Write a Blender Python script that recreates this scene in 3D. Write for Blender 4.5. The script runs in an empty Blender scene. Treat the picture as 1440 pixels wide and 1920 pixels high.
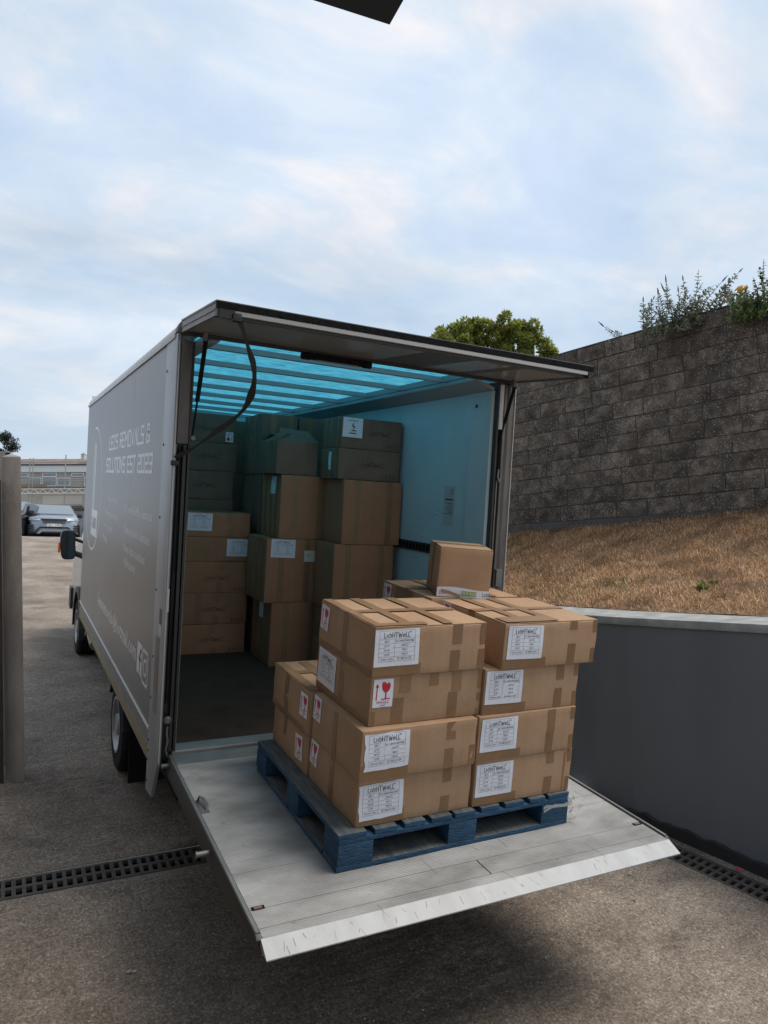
import bpy, bmesh, math, random
import numpy as np
from mathutils import Vector, Matrix, noise
R_ = math.radians
random.seed(7); rng = np.random.default_rng(7)
scene = bpy.context.scene
COL = scene.collection

# ------------------------------------------------------------------ camera
TILT = R_(7.4)                                   # the ramp the van stands on climbs 7.4 degrees
M = Matrix.Rotation(TILT, 4, 'X')                # van frame -> world
F_PX = 1347.385
CAM = Vector((-0.8166, -3.9668, 0.9243))
CR = Vector((0.8853, -0.4650, -0.0017)); CU = Vector((-0.0391, -0.0782, 0.9962)); CF = Vector((0.4634, 0.8819, 0.0873))
CF.normalize(); CR = (CR - CF * CR.dot(CF)).normalized(); CU = CR.cross(CF).normalized()
cd = bpy.data.cameras.new("camera"); cam = bpy.data.objects.new("camera", cd); COL.objects.link(cam)
cd.sensor_fit = 'VERTICAL'; cd.sensor_height = 24.0; cd.sensor_width = 18.0; cd.lens = F_PX / 1920 * 24.0
cd.clip_start = 0.05; cd.clip_end = 3000
rot = Matrix((CR, CU, -CF)).transposed()
cam.matrix_world = Matrix.Translation(CAM) @ rot.to_4x4()
scene.camera = cam

# ------------------------------------------------------------------ sky and sun
SUN_EL, SUN_AZ = R_(62), R_(118)                 # azimuth clockwise from +Y (north)
world = bpy.data.worlds.new("World"); scene.world = world; world.use_nodes = True
nt = world.node_tree; nt.nodes.clear()
def N(nt, t, **kw):
    n = nt.nodes.new(t)
    for k, v in kw.items():
        if k.startswith('i_'):
            key = k[2:]
            n.inputs[int(key) if key.isdigit() else key].default_value = v
        else: setattr(n, k, v)
    return n
def ramp(nt, stops, interp='LINEAR'):
    n = nt.nodes.new('ShaderNodeValToRGB'); n.color_ramp.interpolation = interp
    el = n.color_ramp.elements
    while len(el) < len(stops): el.new(0.5)
    for e, (p, c) in zip(el, stops):
        e.position = p; e.color = (c, c, c, 1) if not hasattr(c, '__len__') else (*c, 1)
    return n
L = nt.links.new
sky = N(nt, 'ShaderNodeTexSky', sky_type='NISHITA', sun_disc=False)
sky.sun_elevation = SUN_EL; sky.sun_rotation = SUN_AZ; sky.air_density = 1.0; sky.dust_density = 3.0; sky.ozone_density = 1.0
skm = N(nt, 'ShaderNodeVectorMath', operation='SCALE'); skm.inputs['Scale'].default_value = 0.078
L(sky.outputs[0], skm.inputs[0])
tc = N(nt, 'ShaderNodeTexCoord'); sep = N(nt, 'ShaderNodeSeparateXYZ'); L(tc.outputs['Generated'], sep.inputs[0])
zz = N(nt, 'ShaderNodeMath', operation='MAXIMUM', i_1=0.0); L(sep.outputs[2], zz.inputs[0])
za = N(nt, 'ShaderNodeMath', operation='ADD', i_1=0.22); L(zz.outputs[0], za.inputs[0])
dv = N(nt, 'ShaderNodeVectorMath', operation='DIVIDE'); cmb = N(nt, 'ShaderNodeCombineXYZ')
L(tc.outputs['Generated'], dv.inputs[0])
for i in range(3): L(za.outputs[0], cmb.inputs[i])
L(cmb.outputs[0], dv.inputs[1])
mp = N(nt, 'ShaderNodeMapping'); mp.inputs['Location'].default_value = (3.1, 1.7, 0.4); mp.inputs['Rotation'].default_value = (0, 0, R_(25)); mp.inputs['Scale'].default_value = (1.0, 1.5, 1.0)
L(dv.outputs[0], mp.inputs[0])
n1 = N(nt, 'ShaderNodeTexNoise', i_Scale=1.1, i_Detail=8.0, i_Roughness=0.56, i_Distortion=0.25); L(mp.outputs[0], n1.inputs['Vector'])
n2 = N(nt, 'ShaderNodeTexNoise', i_Scale=2.6, i_Detail=9.0, i_Roughness=0.6, i_Distortion=0.4); L(mp.outputs[0], n2.inputs['Vector'])
r1 = ramp(nt, [(0.36, 0.30), (0.62, 1.0)]); L(n1.outputs['Fac'], r1.inputs[0])
r2 = ramp(nt, [(0.38, (0.49, 0.585, 0.73)), (0.52, (0.555, 0.635, 0.735)), (0.62, (0.67, 0.68, 0.72)), (0.72, (0.78, 0.745, 0.745))]); L(n2.outputs['Fac'], r2.inputs[0])
# thicker, paler veil of cloud towards the horizon
hz = N(nt, 'ShaderNodeMapRange'); hz.inputs['From Min'].default_value = 0.02; hz.inputs['From Max'].default_value = 0.42
hz.inputs['To Min'].default_value = 0.75; hz.inputs['To Max'].default_value = 0.0; L(sep.outputs[2], hz.inputs['Value'])
mxh = N(nt, 'ShaderNodeMix', data_type='RGBA'); L(hz.outputs[0], mxh.inputs[0]); L(r2.outputs[0], mxh.inputs[6]); mxh.inputs[7].default_value = (0.64, 0.665, 0.68, 1)
blue = N(nt, 'ShaderNodeMix', data_type='RGBA', blend_type='MIX'); blue.inputs[0].default_value = 0.55
L(skm.outputs[0], blue.inputs[6]); blue.inputs[7].default_value = (0.42, 0.60, 0.76, 1)
cm = N(nt, 'ShaderNodeMath', operation='MAXIMUM'); L(r1.outputs[0], cm.inputs[0]); L(hz.outputs[0], cm.inputs[1])
mx = N(nt, 'ShaderNodeMix', data_type='RGBA'); L(cm.outputs[0], mx.inputs[0]); L(blue.outputs[2], mx.inputs[6]); L(mxh.outputs[2], mx.inputs[7])
bg = N(nt, 'ShaderNodeBackground'); L(mx.outputs[2], bg.inputs[0]); bg.inputs[1].default_value = 1.14
wo = N(nt, 'ShaderNodeOutputWorld'); L(bg.outputs[0], wo.inputs[0])

sd = bpy.data.lights.new("sun", 'SUN'); sun = bpy.data.objects.new("sun", sd); COL.objects.link(sun)
sd.energy = 2.6; sd.angle = R_(32); sd.color = (1.0, 0.93, 0.84)
sv = Vector((math.sin(SUN_AZ) * math.cos(SUN_EL), math.cos(SUN_AZ) * math.cos(SUN_EL), math.sin(SUN_EL)))
sun.rotation_euler = sv.to_track_quat('Z', 'Y').to_euler()
vs = scene.view_settings; vs.view_transform = 'Standard'; vs.look = 'None'; vs.exposure = 0.22; vs.gamma = 1.0; vs.use_curve_mapping = False
scene.cycles.max_bounces = 8; scene.cycles.use_denoising = True

# ------------------------------------------------------------------ materials
MATS = {}
def pmat(name, col=(.5, .5, .5), rough=.6, metal=0., spec=.5, var=None, vscale=8., bump=0., bscale=60., stretch=(1, 1, 1), obj_rand=0., alpha=1., coat=0., detail=6., trans=0.):
    """principled material; var = second colour mixed in by noise, obj_rand = brightness spread between objects"""
    m = bpy.data.materials.new(name); m.use_nodes = True; t = m.node_tree; b = t.nodes['Principled BSDF']
    b.inputs['Base Color'].default_value = (*col, 1); b.inputs['Roughness'].default_value = rough; b.inputs['Metallic'].default_value = metal
    b.inputs['Specular IOR Level'].default_value = spec; b.inputs['Alpha'].default_value = alpha; b.inputs['Coat Weight'].default_value = coat
    b.inputs['Transmission Weight'].default_value = trans
    tcn = N(t, 'ShaderNodeTexCoord'); mpn = N(t, 'ShaderNodeMapping'); mpn.inputs['Scale'].default_value = stretch; t.links.new(tcn.outputs['Object'], mpn.inputs[0])
    out = None
    if var is not None:
        n = N(t, 'ShaderNodeTexNoise', i_Scale=vscale, i_Detail=detail, i_Roughness=.6); t.links.new(mpn.outputs[0], n.inputs['Vector'])
        r = ramp(t, [(.35, col), (.68, var)]); t.links.new(n.outputs['Fac'], r.inputs[0]); out = r.outputs[0]
    if obj_rand:
        oi = N(t, 'ShaderNodeObjectInfo'); mr = N(t, 'ShaderNodeMapRange'); mr.inputs['To Min'].default_value = 1 - obj_rand; mr.inputs['To Max'].default_value = 1 + obj_rand
        t.links.new(oi.outputs['Random'], mr.inputs['Value'])
        v = N(t, 'ShaderNodeVectorMath', operation='SCALE'); t.links.new(mr.outputs[0], v.inputs['Scale'])
        if out is None:
            v.inputs[0].default_value = col
        else: t.links.new(out, v.inputs[0])
        out = v.outputs[0]
    if out is not None: t.links.new(out, b.inputs['Base Color'])
    if bump:
        n = N(t, 'ShaderNodeTexNoise', i_Scale=bscale, i_Detail=5.0); t.links.new(mpn.outputs[0], n.inputs['Vector'])
        bp = N(t, 'ShaderNodeBump'); bp.inputs['Strength'].default_value = bump; bp.inputs['Distance'].default_value = .01
        t.links.new(n.outputs['Fac'], bp.inputs['Height']); t.links.new(bp.outputs[0], b.inputs['Normal'])
    MATS[name] = m; return m
pmat('cardboard', (.365, .230, .138), .78, spec=.25, var=(.415, .268, .165), vscale=5, bump=.12, bscale=90, obj_rand=.08)
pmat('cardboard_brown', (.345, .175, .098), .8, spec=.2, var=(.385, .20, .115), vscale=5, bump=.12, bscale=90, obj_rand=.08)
pmat('cardboard_shaded', (.165, .118, .088), .85, spec=.2, var=(.20, .147, .108), vscale=5, bump=.12, bscale=90, obj_rand=.08)  # darker card for upper and deep cartons, van shade put into the colour
pmat('tape', (.24, .138, .070), .40, spec=.35, var=(.275, .163, .086), vscale=14, bump=.10, bscale=70, obj_rand=.07)
pmat('tape_edge', (.55, .45, .34), .25, spec=.6)
pmat('ink', (.022, .02, .02), .6)
pmat('ink_grey', (.06, .05, .045), .7)
pmat('paper', (.70, .73, .80), .55, var=(.76, .78, .84), vscale=20, bump=.1, bscale=40)
pmat('note_paper', (.62, .62, .50), .6)
pmat('red_ink', (.50, .018, .03), .5)
pmat('green_ink', (.27, .42, .08), .5)
pmat('pallet_blue', (.006, .046, .105), .7, var=(.020, .088, .165), vscale=13, bump=.9, bscale=35, stretch=(1, 1, 4), obj_rand=.15)
pmat('pallet_worn', (.055, .075, .085), .85, var=(.15, .145, .13), vscale=7, bump=.6, bscale=30, stretch=(6, 1, 1), obj_rand=.12)
pmat('aluminium', (.36, .355, .345), .5, metal=.35, var=(.19, .187, .18), vscale=2.6, bump=.05, bscale=120, stretch=(1., 2.2, 1), detail=9.)
pmat('aluminium_dull', (.24, .235, .225), .5, metal=.5, var=(.17, .165, .155), vscale=6)
pmat('lip_paint', (.40, .41, .42), .5, var=(.33, .335, .34), vscale=12, stretch=(1, .2, 1))
pmat('scratch', (.10, .10, .10), .6)
pmat('side_grey', (.125, .125, .132), .33, spec=.45, var=(.15, .147, .15), vscale=1.6, bump=.22, bscale=1.6, stretch=(1, .5, 2.2), detail=9.)
pmat('lettering_grey', (.62, .63, .65), .33)
pmat('lettering_faint', (.50, .50, .51), .33)
pmat('plate_silver', (.33, .345, .37), .4, metal=.3, var=(.27, .28, .30), vscale=4)
pmat('white_trim', (.66, .65, .62), .5)
pmat('cove_white', (.62, .63, .63), .45, var=(.5, .5, .49), vscale=6)
pmat('rail_yellow', (.25, .175, .06), .6, var=(.19, .14, .065), vscale=14)
pmat('rail_grey', (.17, .165, .155), .55, var=(.13, .125, .115), vscale=14)
pmat('black_plastic', (.012, .012, .014), .45, var=(.02, .02, .022), vscale=20)
pmat('rubber', (.010, .010, .010), .85, spec=.12, var=(.022, .021, .02), vscale=30, bump=.2)
pmat('chassis_black', (.006, .006, .0065), .8, spec=.1)
pmat('frame_grey', (.115, .105, .095), .55, metal=.3, var=(.17, .155, .14), vscale=9, stretch=(3, 3, .6))
pmat('frame_dark', (.03, .029, .028), .5)
pmat('wall_blue_lit', (.55, .68, .72), .5, var=(.48, .61, .65), vscale=2.5, detail=3)  # white lining, the blue of the roof light tinted into its colour
pmat('van_floor', (.075, .042, .028), .85, spec=.15, var=(.10, .060, .042), vscale=6, bump=.25, bscale=120)
pmat('rib_metal', (.30, .34, .35), .5)
pmat('door_panel', (.34, .325, .305), .25, spec=.6, var=(.31, .30, .285), vscale=1.5)
pmat('steel', (.45, .45, .45), .35, metal=.9)
pmat('strap', (.035, .033, .032), .8, bump=.2)
pmat('plastic_film', (.5, .5, .48), .25, alpha=.4)
pmat('concrete_post', (.36, .325, .29), .85, var=(.22, .19, .165), vscale=5, bump=.3, bscale=80, stretch=(1, 1, .35))
pmat('gate_dark', (.05, .04, .034), .8, var=(.03, .026, .022), vscale=8)
pmat('wall_paint', (.135, .146, .160), .6, spec=.35, var=(.168, .178, .190), vscale=1.8, bump=.10, bscale=25, stretch=(1, 1, .35), detail=9.)
pmat('cap_concrete', (.36, .37, .355), .8, var=(.22, .225, .21), vscale=8, bump=.2, bscale=60)
pmat('bitumen', (.018, .017, .017), .8, bump=.6, bscale=30)
pmat('grate_iron', (.085, .070, .060), .7, var=(.055, .046, .042), vscale=12, bump=.3, bscale=80)
pmat('void_dark', (.006, .006, .006), .9)
pmat('mortar', (.085, .078, .070), .95, var=(.055, .050, .046), vscale=7, bump=.5, bscale=60)
pmat('soil', (.13, .08, .042), .95, var=(.20, .125, .066), vscale=6, bump=.8, bscale=20)
pmat('glass_dark', (.02, .028, .032), .06, spec=.8)
pmat('car_silver', (.26, .30, .35), .28, metal=.35, coat=.5)
pmat('car_dark', (.035, .038, .045), .25, metal=.3, coat=.5)
pmat('car_trim', (.30, .32, .35), .35, metal=.5)
pmat('lamp_glass', (.55, .6, .65), .15, spec=.8)
pmat('plate_white', (.75, .75, .72), .5)
pmat('amber', (.75, .16, .01), .25)
pmat('red_lens', (.35, .01, .01), .25)
pmat('render_white', (.50, .50, .47), .8, var=(.44, .44, .41), vscale=1.2)
pmat('upper_cladding', (.36, .34, .32), .8, var=(.30, .285, .27), vscale=2)
pmat('fascia_white', (.58, .63, .64), .7)
pmat('window_frame', (.78, .80, .82), .5)
pmat('window_glass', (.20, .235, .26), .12, spec=.8)
pmat('roof_tile', (.17, .13, .115), .85, var=(.24, .19, .165), vscale=1.5, obj_rand=.1)
pmat('scaffold', (.34, .33, .31), .5, metal=.5)
pmat('scaffold_white', (.62, .62, .58), .6)
pmat('board_wood', (.22, .17, .125), .85)
pmat('bark', (.10, .08, .06), .9, bump=.5)
pmat('stem', (.13, .14, .09), .85)
pmat('spike', (.10, .085, .08), .9)
pmat('yellow_petal', (.75, .42, .06), .7)
pmat('pebble', (.40, .38, .35), .9, obj_rand=.3)
pmat('litter_red', (.5, .03, .06), .6)
pmat('litter_white', (.45, .43, .40), .8)
pmat('sticker_pale', (.48, .50, .52), .5)
pmat('sticker_brown', (.16, .10, .075), .5)
pmat('wheel_rim', (.33, .33, .34), .4, metal=.6)
pmat('cab_silver', (.42, .43, .44), .3, metal=.3, coat=.4)
pmat('shade_wall_render', (.22, .165, .125), .9, var=(.17, .13, .10), vscale=2)  # for the unseen added wall, brown for a warm bounce
pmat('canopy_dark', (.018, .019, .024), .7)

def cardmat(name):
    m = MATS[name]; t = m.node_tree; b = t.nodes['Principled BSDF']; src = b.inputs['Base Color'].links[0].from_socket
    tcn = N(t, 'ShaderNodeTexCoord')
    def nz2(sc, st, d=4, ro=.6):
        mp_ = N(t, 'ShaderNodeMapping'); mp_.inputs['Scale'].default_value = st; t.links.new(tcn.outputs['Object'], mp_.inputs[0]); n_ = N(t, 'ShaderNodeTexNoise', i_Scale=sc, i_Detail=d, i_Roughness=ro); t.links.new(mp_.outputs[0], n_.inputs['Vector']); return n_.outputs['Fac']
    flute = ramp(t, [(.38, .975), (.62, 1.025)]); t.links.new(nz2(40, (1, 1, .03)), flute.inputs[0])       # faint vertical flutes
    scuff = ramp(t, [(.60, 1.0), (.72, 1.10)]); t.links.new(nz2(9, (1, 1, 2.2), 7, .75), scuff.inputs[0])   # pale rubbed patches
    dirt = ramp(t, [(.30, .88), (.48, 1.0)]); t.links.new(nz2(3.2, (1, 1, 1), 6, .7), dirt.inputs[0])
    cur = src
    for r_ in (flute, scuff, dirt):
        mu_ = N(t, 'ShaderNodeVectorMath', operation='MULTIPLY'); t.links.new(cur, mu_.inputs[0]); t.links.new(r_.outputs[0], mu_.inputs[1]); cur = mu_.outputs[0]
    t.links.new(cur, b.inputs['Base Color'])
    n_ = nz2(5, (1, 1, 1), 2, .5); bp_ = N(t, 'ShaderNodeBump'); bp_.inputs['Strength'].default_value = .25; bp_.inputs['Distance'].default_value = .008; t.links.new(n_, bp_.inputs['Height'])
    old = b.inputs['Normal'].links[0].from_node; t.links.new(bp_.outputs[0], old.inputs['Normal'])
for n_ in ('cardboard', 'cardboard_brown', 'cardboard_shaded'): cardmat(n_)
def leafmat(name, c1, c2, transl=.35):
    m = bpy.data.materials.new(name); m.use_nodes = True; t = m.node_tree; b = t.nodes['Principled BSDF']; out = t.nodes['Material Output']
    g = N(t, 'ShaderNodeNewGeometry'); r = ramp(t, [(0., c1), (1., c2)]); t.links.new(g.outputs['Random Per Island'], r.inputs[0])
    cn = N(t, 'ShaderNodeTexNoise', i_Scale=2.6, i_Detail=5.0, i_Roughness=.65); t.links.new(g.outputs['Position'], cn.inputs['Vector'])
    cr_ = ramp(t, [(.36, (.42, .36, .32)), (.50, (.95, .9, .85)), (.66, (1.15, 1.12, 1.08))]); t.links.new(cn.outputs['Fac'], cr_.inputs[0])
    mu_ = N(t, 'ShaderNodeVectorMath', operation='MULTIPLY'); t.links.new(r.outputs[0], mu_.inputs[0]); t.links.new(cr_.outputs[0], mu_.inputs[1]); r = mu_
    t.links.new(r.outputs[0], b.inputs['Base Color']); b.inputs['Roughness'].default_value = .6; b.inputs['Specular IOR Level'].default_value = .3
    tr = N(t, 'ShaderNodeBsdfTranslucent'); t.links.new(r.outputs[0], tr.inputs[0]); ms = N(t, 'ShaderNodeMixShader', i_0=transl)
    t.links.new(b.outputs[0], ms.inputs[1]); t.links.new(tr.outputs[0], ms.inputs[2]); t.links.new(ms.outputs[0], out.inputs[0]); MATS[name] = m
leafmat('leaf_green', (.16, .22, .05), (.42, .46, .12), .5)
leafmat('leaf_buddleia', (.14, .17, .12), (.30, .33, .26), .35)
leafmat('leaf_broad', (.07, .12, .04), (.13, .19, .06))
leafmat('needle', (.012, .018, .012), (.03, .04, .022), .1)
leafmat('dry_grass', (.22, .115, .052), (.88, .62, .39), .3)
leafmat('weed_green', (.12, .20, .04), (.2, .3, .08))

# translucent GRP roof sheet, lit from above by the sky
m = bpy.data.materials.new('roof_sheet'); m.use_nodes = True; t = m.node_tree; out = t.nodes['Material Output']; b = t.nodes['Principled BSDF']
b.inputs['Base Color'].default_value = (.06, .34, .47, 1); b.inputs['Roughness'].default_value = .4
tcn = N(t, 'ShaderNodeTexCoord'); mpn = N(t, 'ShaderNodeMapping'); mpn.inputs['Scale'].default_value = (6, 22, 1); mpn.inputs['Rotation'].default_value = (0, 0, R_(28)); t.links.new(tcn.outputs['Object'], mpn.inputs[0])
nn = N(t, 'ShaderNodeTexNoise', i_Scale=1.6, i_Detail=7.0, i_Roughness=.65, i_Distortion=.6); t.links.new(mpn.outputs[0], nn.inputs['Vector'])
rr = ramp(t, [(.38, (.020, .20, .29)), (.62, (.09, .34, .46))]); t.links.new(nn.outputs[0], rr.inputs[0])
tr = N(t, 'ShaderNodeBsdfTranslucent'); t.links.new(rr.outputs[0], tr.inputs[0]); ms = N(t, 'ShaderNodeMixShader', i_0=.86)
t.links.new(b.outputs[0], ms.inputs[1]); t.links.new(tr.outputs[0], ms.inputs[2]); t.links.new(ms.outputs[0], out.inputs[0]); MATS['roof_sheet'] = m

# brushed concrete yard: ridges run across the ramp (object X)
m = bpy.data.materials.new('yard_concrete'); m.use_nodes = True; t = m.node_tree; b = t.nodes['Principled BSDF']
tcn = N(t, 'ShaderNodeTexCoord')
def nz(scale, det, stretch=(1, 1, 1), rough=.6, dist=0.):
    mpn = N(t, 'ShaderNodeMapping'); mpn.inputs['Scale'].default_value = stretch; t.links.new(tcn.outputs['Object'], mpn.inputs[0])
    n = N(t, 'ShaderNodeTexNoise', i_Scale=scale, i_Detail=det, i_Roughness=rough, i_Distortion=dist); t.links.new(mpn.outputs[0], n.inputs['Vector']); return n.outputs['Fac']
big = ramp(t, [(.36, (.158, .127, .101)), (.5, (.228, .186, .149)), (.66, (.318, .263, .212))]); t.links.new(nz(.9, 6, rough=.7), big.inputs[0])
fin = ramp(t, [(.38, .50), (.5, 1.0), (.62, 1.55)]); t.links.new(nz(75, 7, rough=.85), fin.inputs[0])
rdg = ramp(t, [(.36, .86), (.5, 1.0), (.64, 1.12)]); t.links.new(nz(15, 7, (.45, 1.5, 1), rough=.75, dist=.7), rdg.inputs[0])
m1 = N(t, 'ShaderNodeVectorMath', operation='MULTIPLY'); t.links.new(big.outputs[0], m1.inputs[0]); t.links.new(fin.outputs[0], m1.inputs[1])
m2 = N(t, 'ShaderNodeVectorMath', operation='MULTIPLY'); t.links.new(m1.outputs[0], m2.inputs[0]); t.links.new(rdg.outputs[0], m2.inputs[1])
# oil and wet stains
st = ramp(t, [(.56, 1.0), (.68, .68)]); t.links.new(nz(1.7, 5, (1, 1.2, 1), rough=.65, dist=.4), st.inputs[0])
m3 = N(t, 'ShaderNodeVectorMath', operation='MULTIPLY'); t.links.new(m2.outputs[0], m3.inputs[0]); t.links.new(st.outputs[0], m3.inputs[1])
# pale grit specks
vo = N(t, 'ShaderNodeTexVoronoi', i_Scale=55.0); t.links.new(tcn.outputs['Object'], vo.inputs['Vector'])
sp = ramp(t, [(.06, 1.0), (.10, 0.0)]); t.links.new(vo.outputs['Distance'], sp.inputs[0])
sc_ = N(t, 'ShaderNodeSeparateColor'); t.links.new(vo.outputs['Color'], sc_.inputs[0]); gt = N(t, 'ShaderNodeMath', operation='GREATER_THAN', i_1=.86); t.links.new(sc_.outputs[0], gt.inputs[0])
mm = N(t, 'ShaderNodeMath', operation='MULTIPLY'); t.links.new(sp.outputs[0], mm.inputs[0]); t.links.new(gt.outputs[0], mm.inputs[1])
mxx = N(t, 'ShaderNodeMix', data_type='RGBA'); t.links.new(mm.outputs[0], mxx.inputs[0]); t.links.new(m3.outputs[0], mxx.inputs[6]); mxx.inputs[7].default_value = (.34, .30, .26, 1)
vo2 = N(t, 'ShaderNodeTexVoronoi', i_Scale=120.0); t.links.new(tcn.outputs['Object'], vo2.inputs['Vector']); s2_ = N(t, 'ShaderNodeSeparateColor'); t.links.new(vo2.outputs['Color'], s2_.inputs[0])
agg = ramp(t, [(.0, .72), (.22, .80), (.26, 1.0), (.80, 1.02), (.84, 1.25), (1., 1.5)]); t.links.new(s2_.outputs[1], agg.inputs[0])
m9 = N(t, 'ShaderNodeVectorMath', operation='MULTIPLY'); t.links.new(mxx.outputs[2], m9.inputs[0]); t.links.new(agg.outputs[0], m9.inputs[1])
t.links.new(m9.outputs[0], b.inputs['Base Color']); b.inputs['Roughness'].default_value = .82; b.inputs['Specular IOR Level'].default_value = .35
wv = nz(15, 7, (.6, 1.3, 1), rough=.75, dist=.6); fb = nz(60, 6, rough=.75)
ad = N(t, 'ShaderNodeMath', operation='MULTIPLY_ADD', i_1=.6); t.links.new(fb, ad.inputs[0]); t.links.new(wv, ad.inputs[2])
bp = N(t, 'ShaderNodeBump'); bp.inputs['Strength'].default_value = .8; bp.inputs['Distance'].default_value = .02
t.links.new(ad.outputs[0], bp.inputs['Height']); t.links.new(bp.outputs[0], b.inputs['Normal']); MATS['yard_concrete'] = m

# weathered open-textured concrete block with pale aggregate
m = bpy.data.materials.new('block_face'); m.use_nodes = True; t = m.node_tree; b = t.nodes['Principled BSDF']
tcn = N(t, 'ShaderNodeTexCoord'); oi = N(t, 'ShaderNodeObjectInfo')
off = N(t, 'ShaderNodeVectorMath', operation='SCALE', i_Scale=37.0); cx = N(t, 'ShaderNodeCombineXYZ')
for i in range(3): t.links.new(oi.outputs['Random'], cx.inputs[i])
t.links.new(cx.outputs[0], off.inputs[0]); av = N(t, 'ShaderNodeVectorMath', operation='ADD'); t.links.new(tcn.outputs['Object'], av.inputs[0]); t.links.new(off.outputs[0], av.inputs[1])
nb = N(t, 'ShaderNodeTexNoise', i_Scale=6.0, i_Detail=7.0, i_Roughness=.65); t.links.new(av.outputs[0], nb.inputs['Vector'])
base = ramp(t, [(.34, (.045, .035, .027)), (.52, (.100, .081, .065)), (.68, (.19, .157, .127))]); t.links.new(nb.outputs['Fac'], base.inputs[0])
vo = N(t, 'ShaderNodeTexVoronoi', i_Scale=58.0); t.links.new(av.outputs[0], vo.inputs['Vector'])
sp = ramp(t, [(.16, 1.0), (.34, 0.0)]); t.links.new(vo.outputs['Distance'], sp.inputs[0])
scn = N(t, 'ShaderNodeSeparateColor'); t.links.new(vo.outputs['Color'], scn.inputs[0])
n3 = N(t, 'ShaderNodeTexNoise', i_Scale=2.5, i_Detail=3.0)
g2 = N(t, 'ShaderNodeNewGeometry'); t.links.new(g2.outputs['Position'], n3.inputs['Vector'])
th = N(t, 'ShaderNodeMapRange'); th.inputs['From Min'].default_value = .3; th.inputs['From Max'].default_value = .7; th.inputs['To Min'].default_value = .85; th.inputs['To Max'].default_value = .30; t.links.new(n3.outputs['Fac'], th.inputs['Value'])
orr = N(t, 'ShaderNodeMath', operation='MULTIPLY_ADD', i_1=-.35, i_2=.18); t.links.new(oi.outputs['Random'], orr.inputs[0])
th2 = N(t, 'ShaderNodeMath', operation='ADD'); t.links.new(th.outputs[0], th2.inputs[0]); t.links.new(orr.outputs[0], th2.inputs[1])
gt = N(t, 'ShaderNodeMath', operation='GREATER_THAN'); t.links.new(scn.outputs[0], gt.inputs[0]); t.links.new(th2.outputs[0], gt.inputs[1])
mm = N(t, 'ShaderNodeMath', operation='MULTIPLY'); t.links.new(sp.outputs[0], mm.inputs[0]); t.links.new(gt.outputs[0], mm.inputs[1])
rv = N(t, 'ShaderNodeMapRange'); rv.inputs['To Min'].default_value = .85; rv.inputs['To Max'].default_value = 1.2; t.links.new(oi.outputs['Random'], rv.inputs['Value'])
n6 = N(t, 'ShaderNodeTexNoise', i_Scale=.9, i_Detail=6.0, i_Roughness=.65); t.links.new(g2.outputs['Position'], n6.inputs['Vector'])
stn = ramp(t, [(.36, (.66, .62, .59)), (.5, (.92, .89, .86)), (.66, (1.15, 1.10, 1.04))]); t.links.new(n6.outputs['Fac'], stn.inputs[0])
sc1_ = N(t, 'ShaderNodeVectorMath', operation='MULTIPLY'); t.links.new(base.outputs[0], sc1_.inputs[0]); t.links.new(stn.outputs[0], sc1_.inputs[1])
sc2 = N(t, 'ShaderNodeVectorMath', operation='SCALE'); t.links.new(sc1_.outputs[0], sc2.inputs[0]); t.links.new(rv.outputs[0], sc2.inputs['Scale'])
mxx = N(t, 'ShaderNodeMix', data_type='RGBA'); t.links.new(mm.outputs[0], mxx.inputs[0]); t.links.new(sc2.outputs[0], mxx.inputs[6]); mxx.inputs[7].default_value = (.44, .41, .38, 1)
t.links.new(mxx.outputs[2], b.inputs['Base Color']); b.inputs['Roughness'].default_value = .95
bp = N(t, 'ShaderNodeBump'); bp.inputs['Strength'].default_value = .8; bp.inputs['Distance'].default_value = .01
n5 = N(t, 'ShaderNodeTexNoise', i_Scale=60.0, i_Detail=5.0); t.links.new(av.outputs[0], n5.inputs['Vector']); t.links.new(n5.outputs[0], bp.inputs['Height']); t.links.new(bp.outputs[0], b.inputs['Normal']); MATS['block_face'] = m

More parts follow.
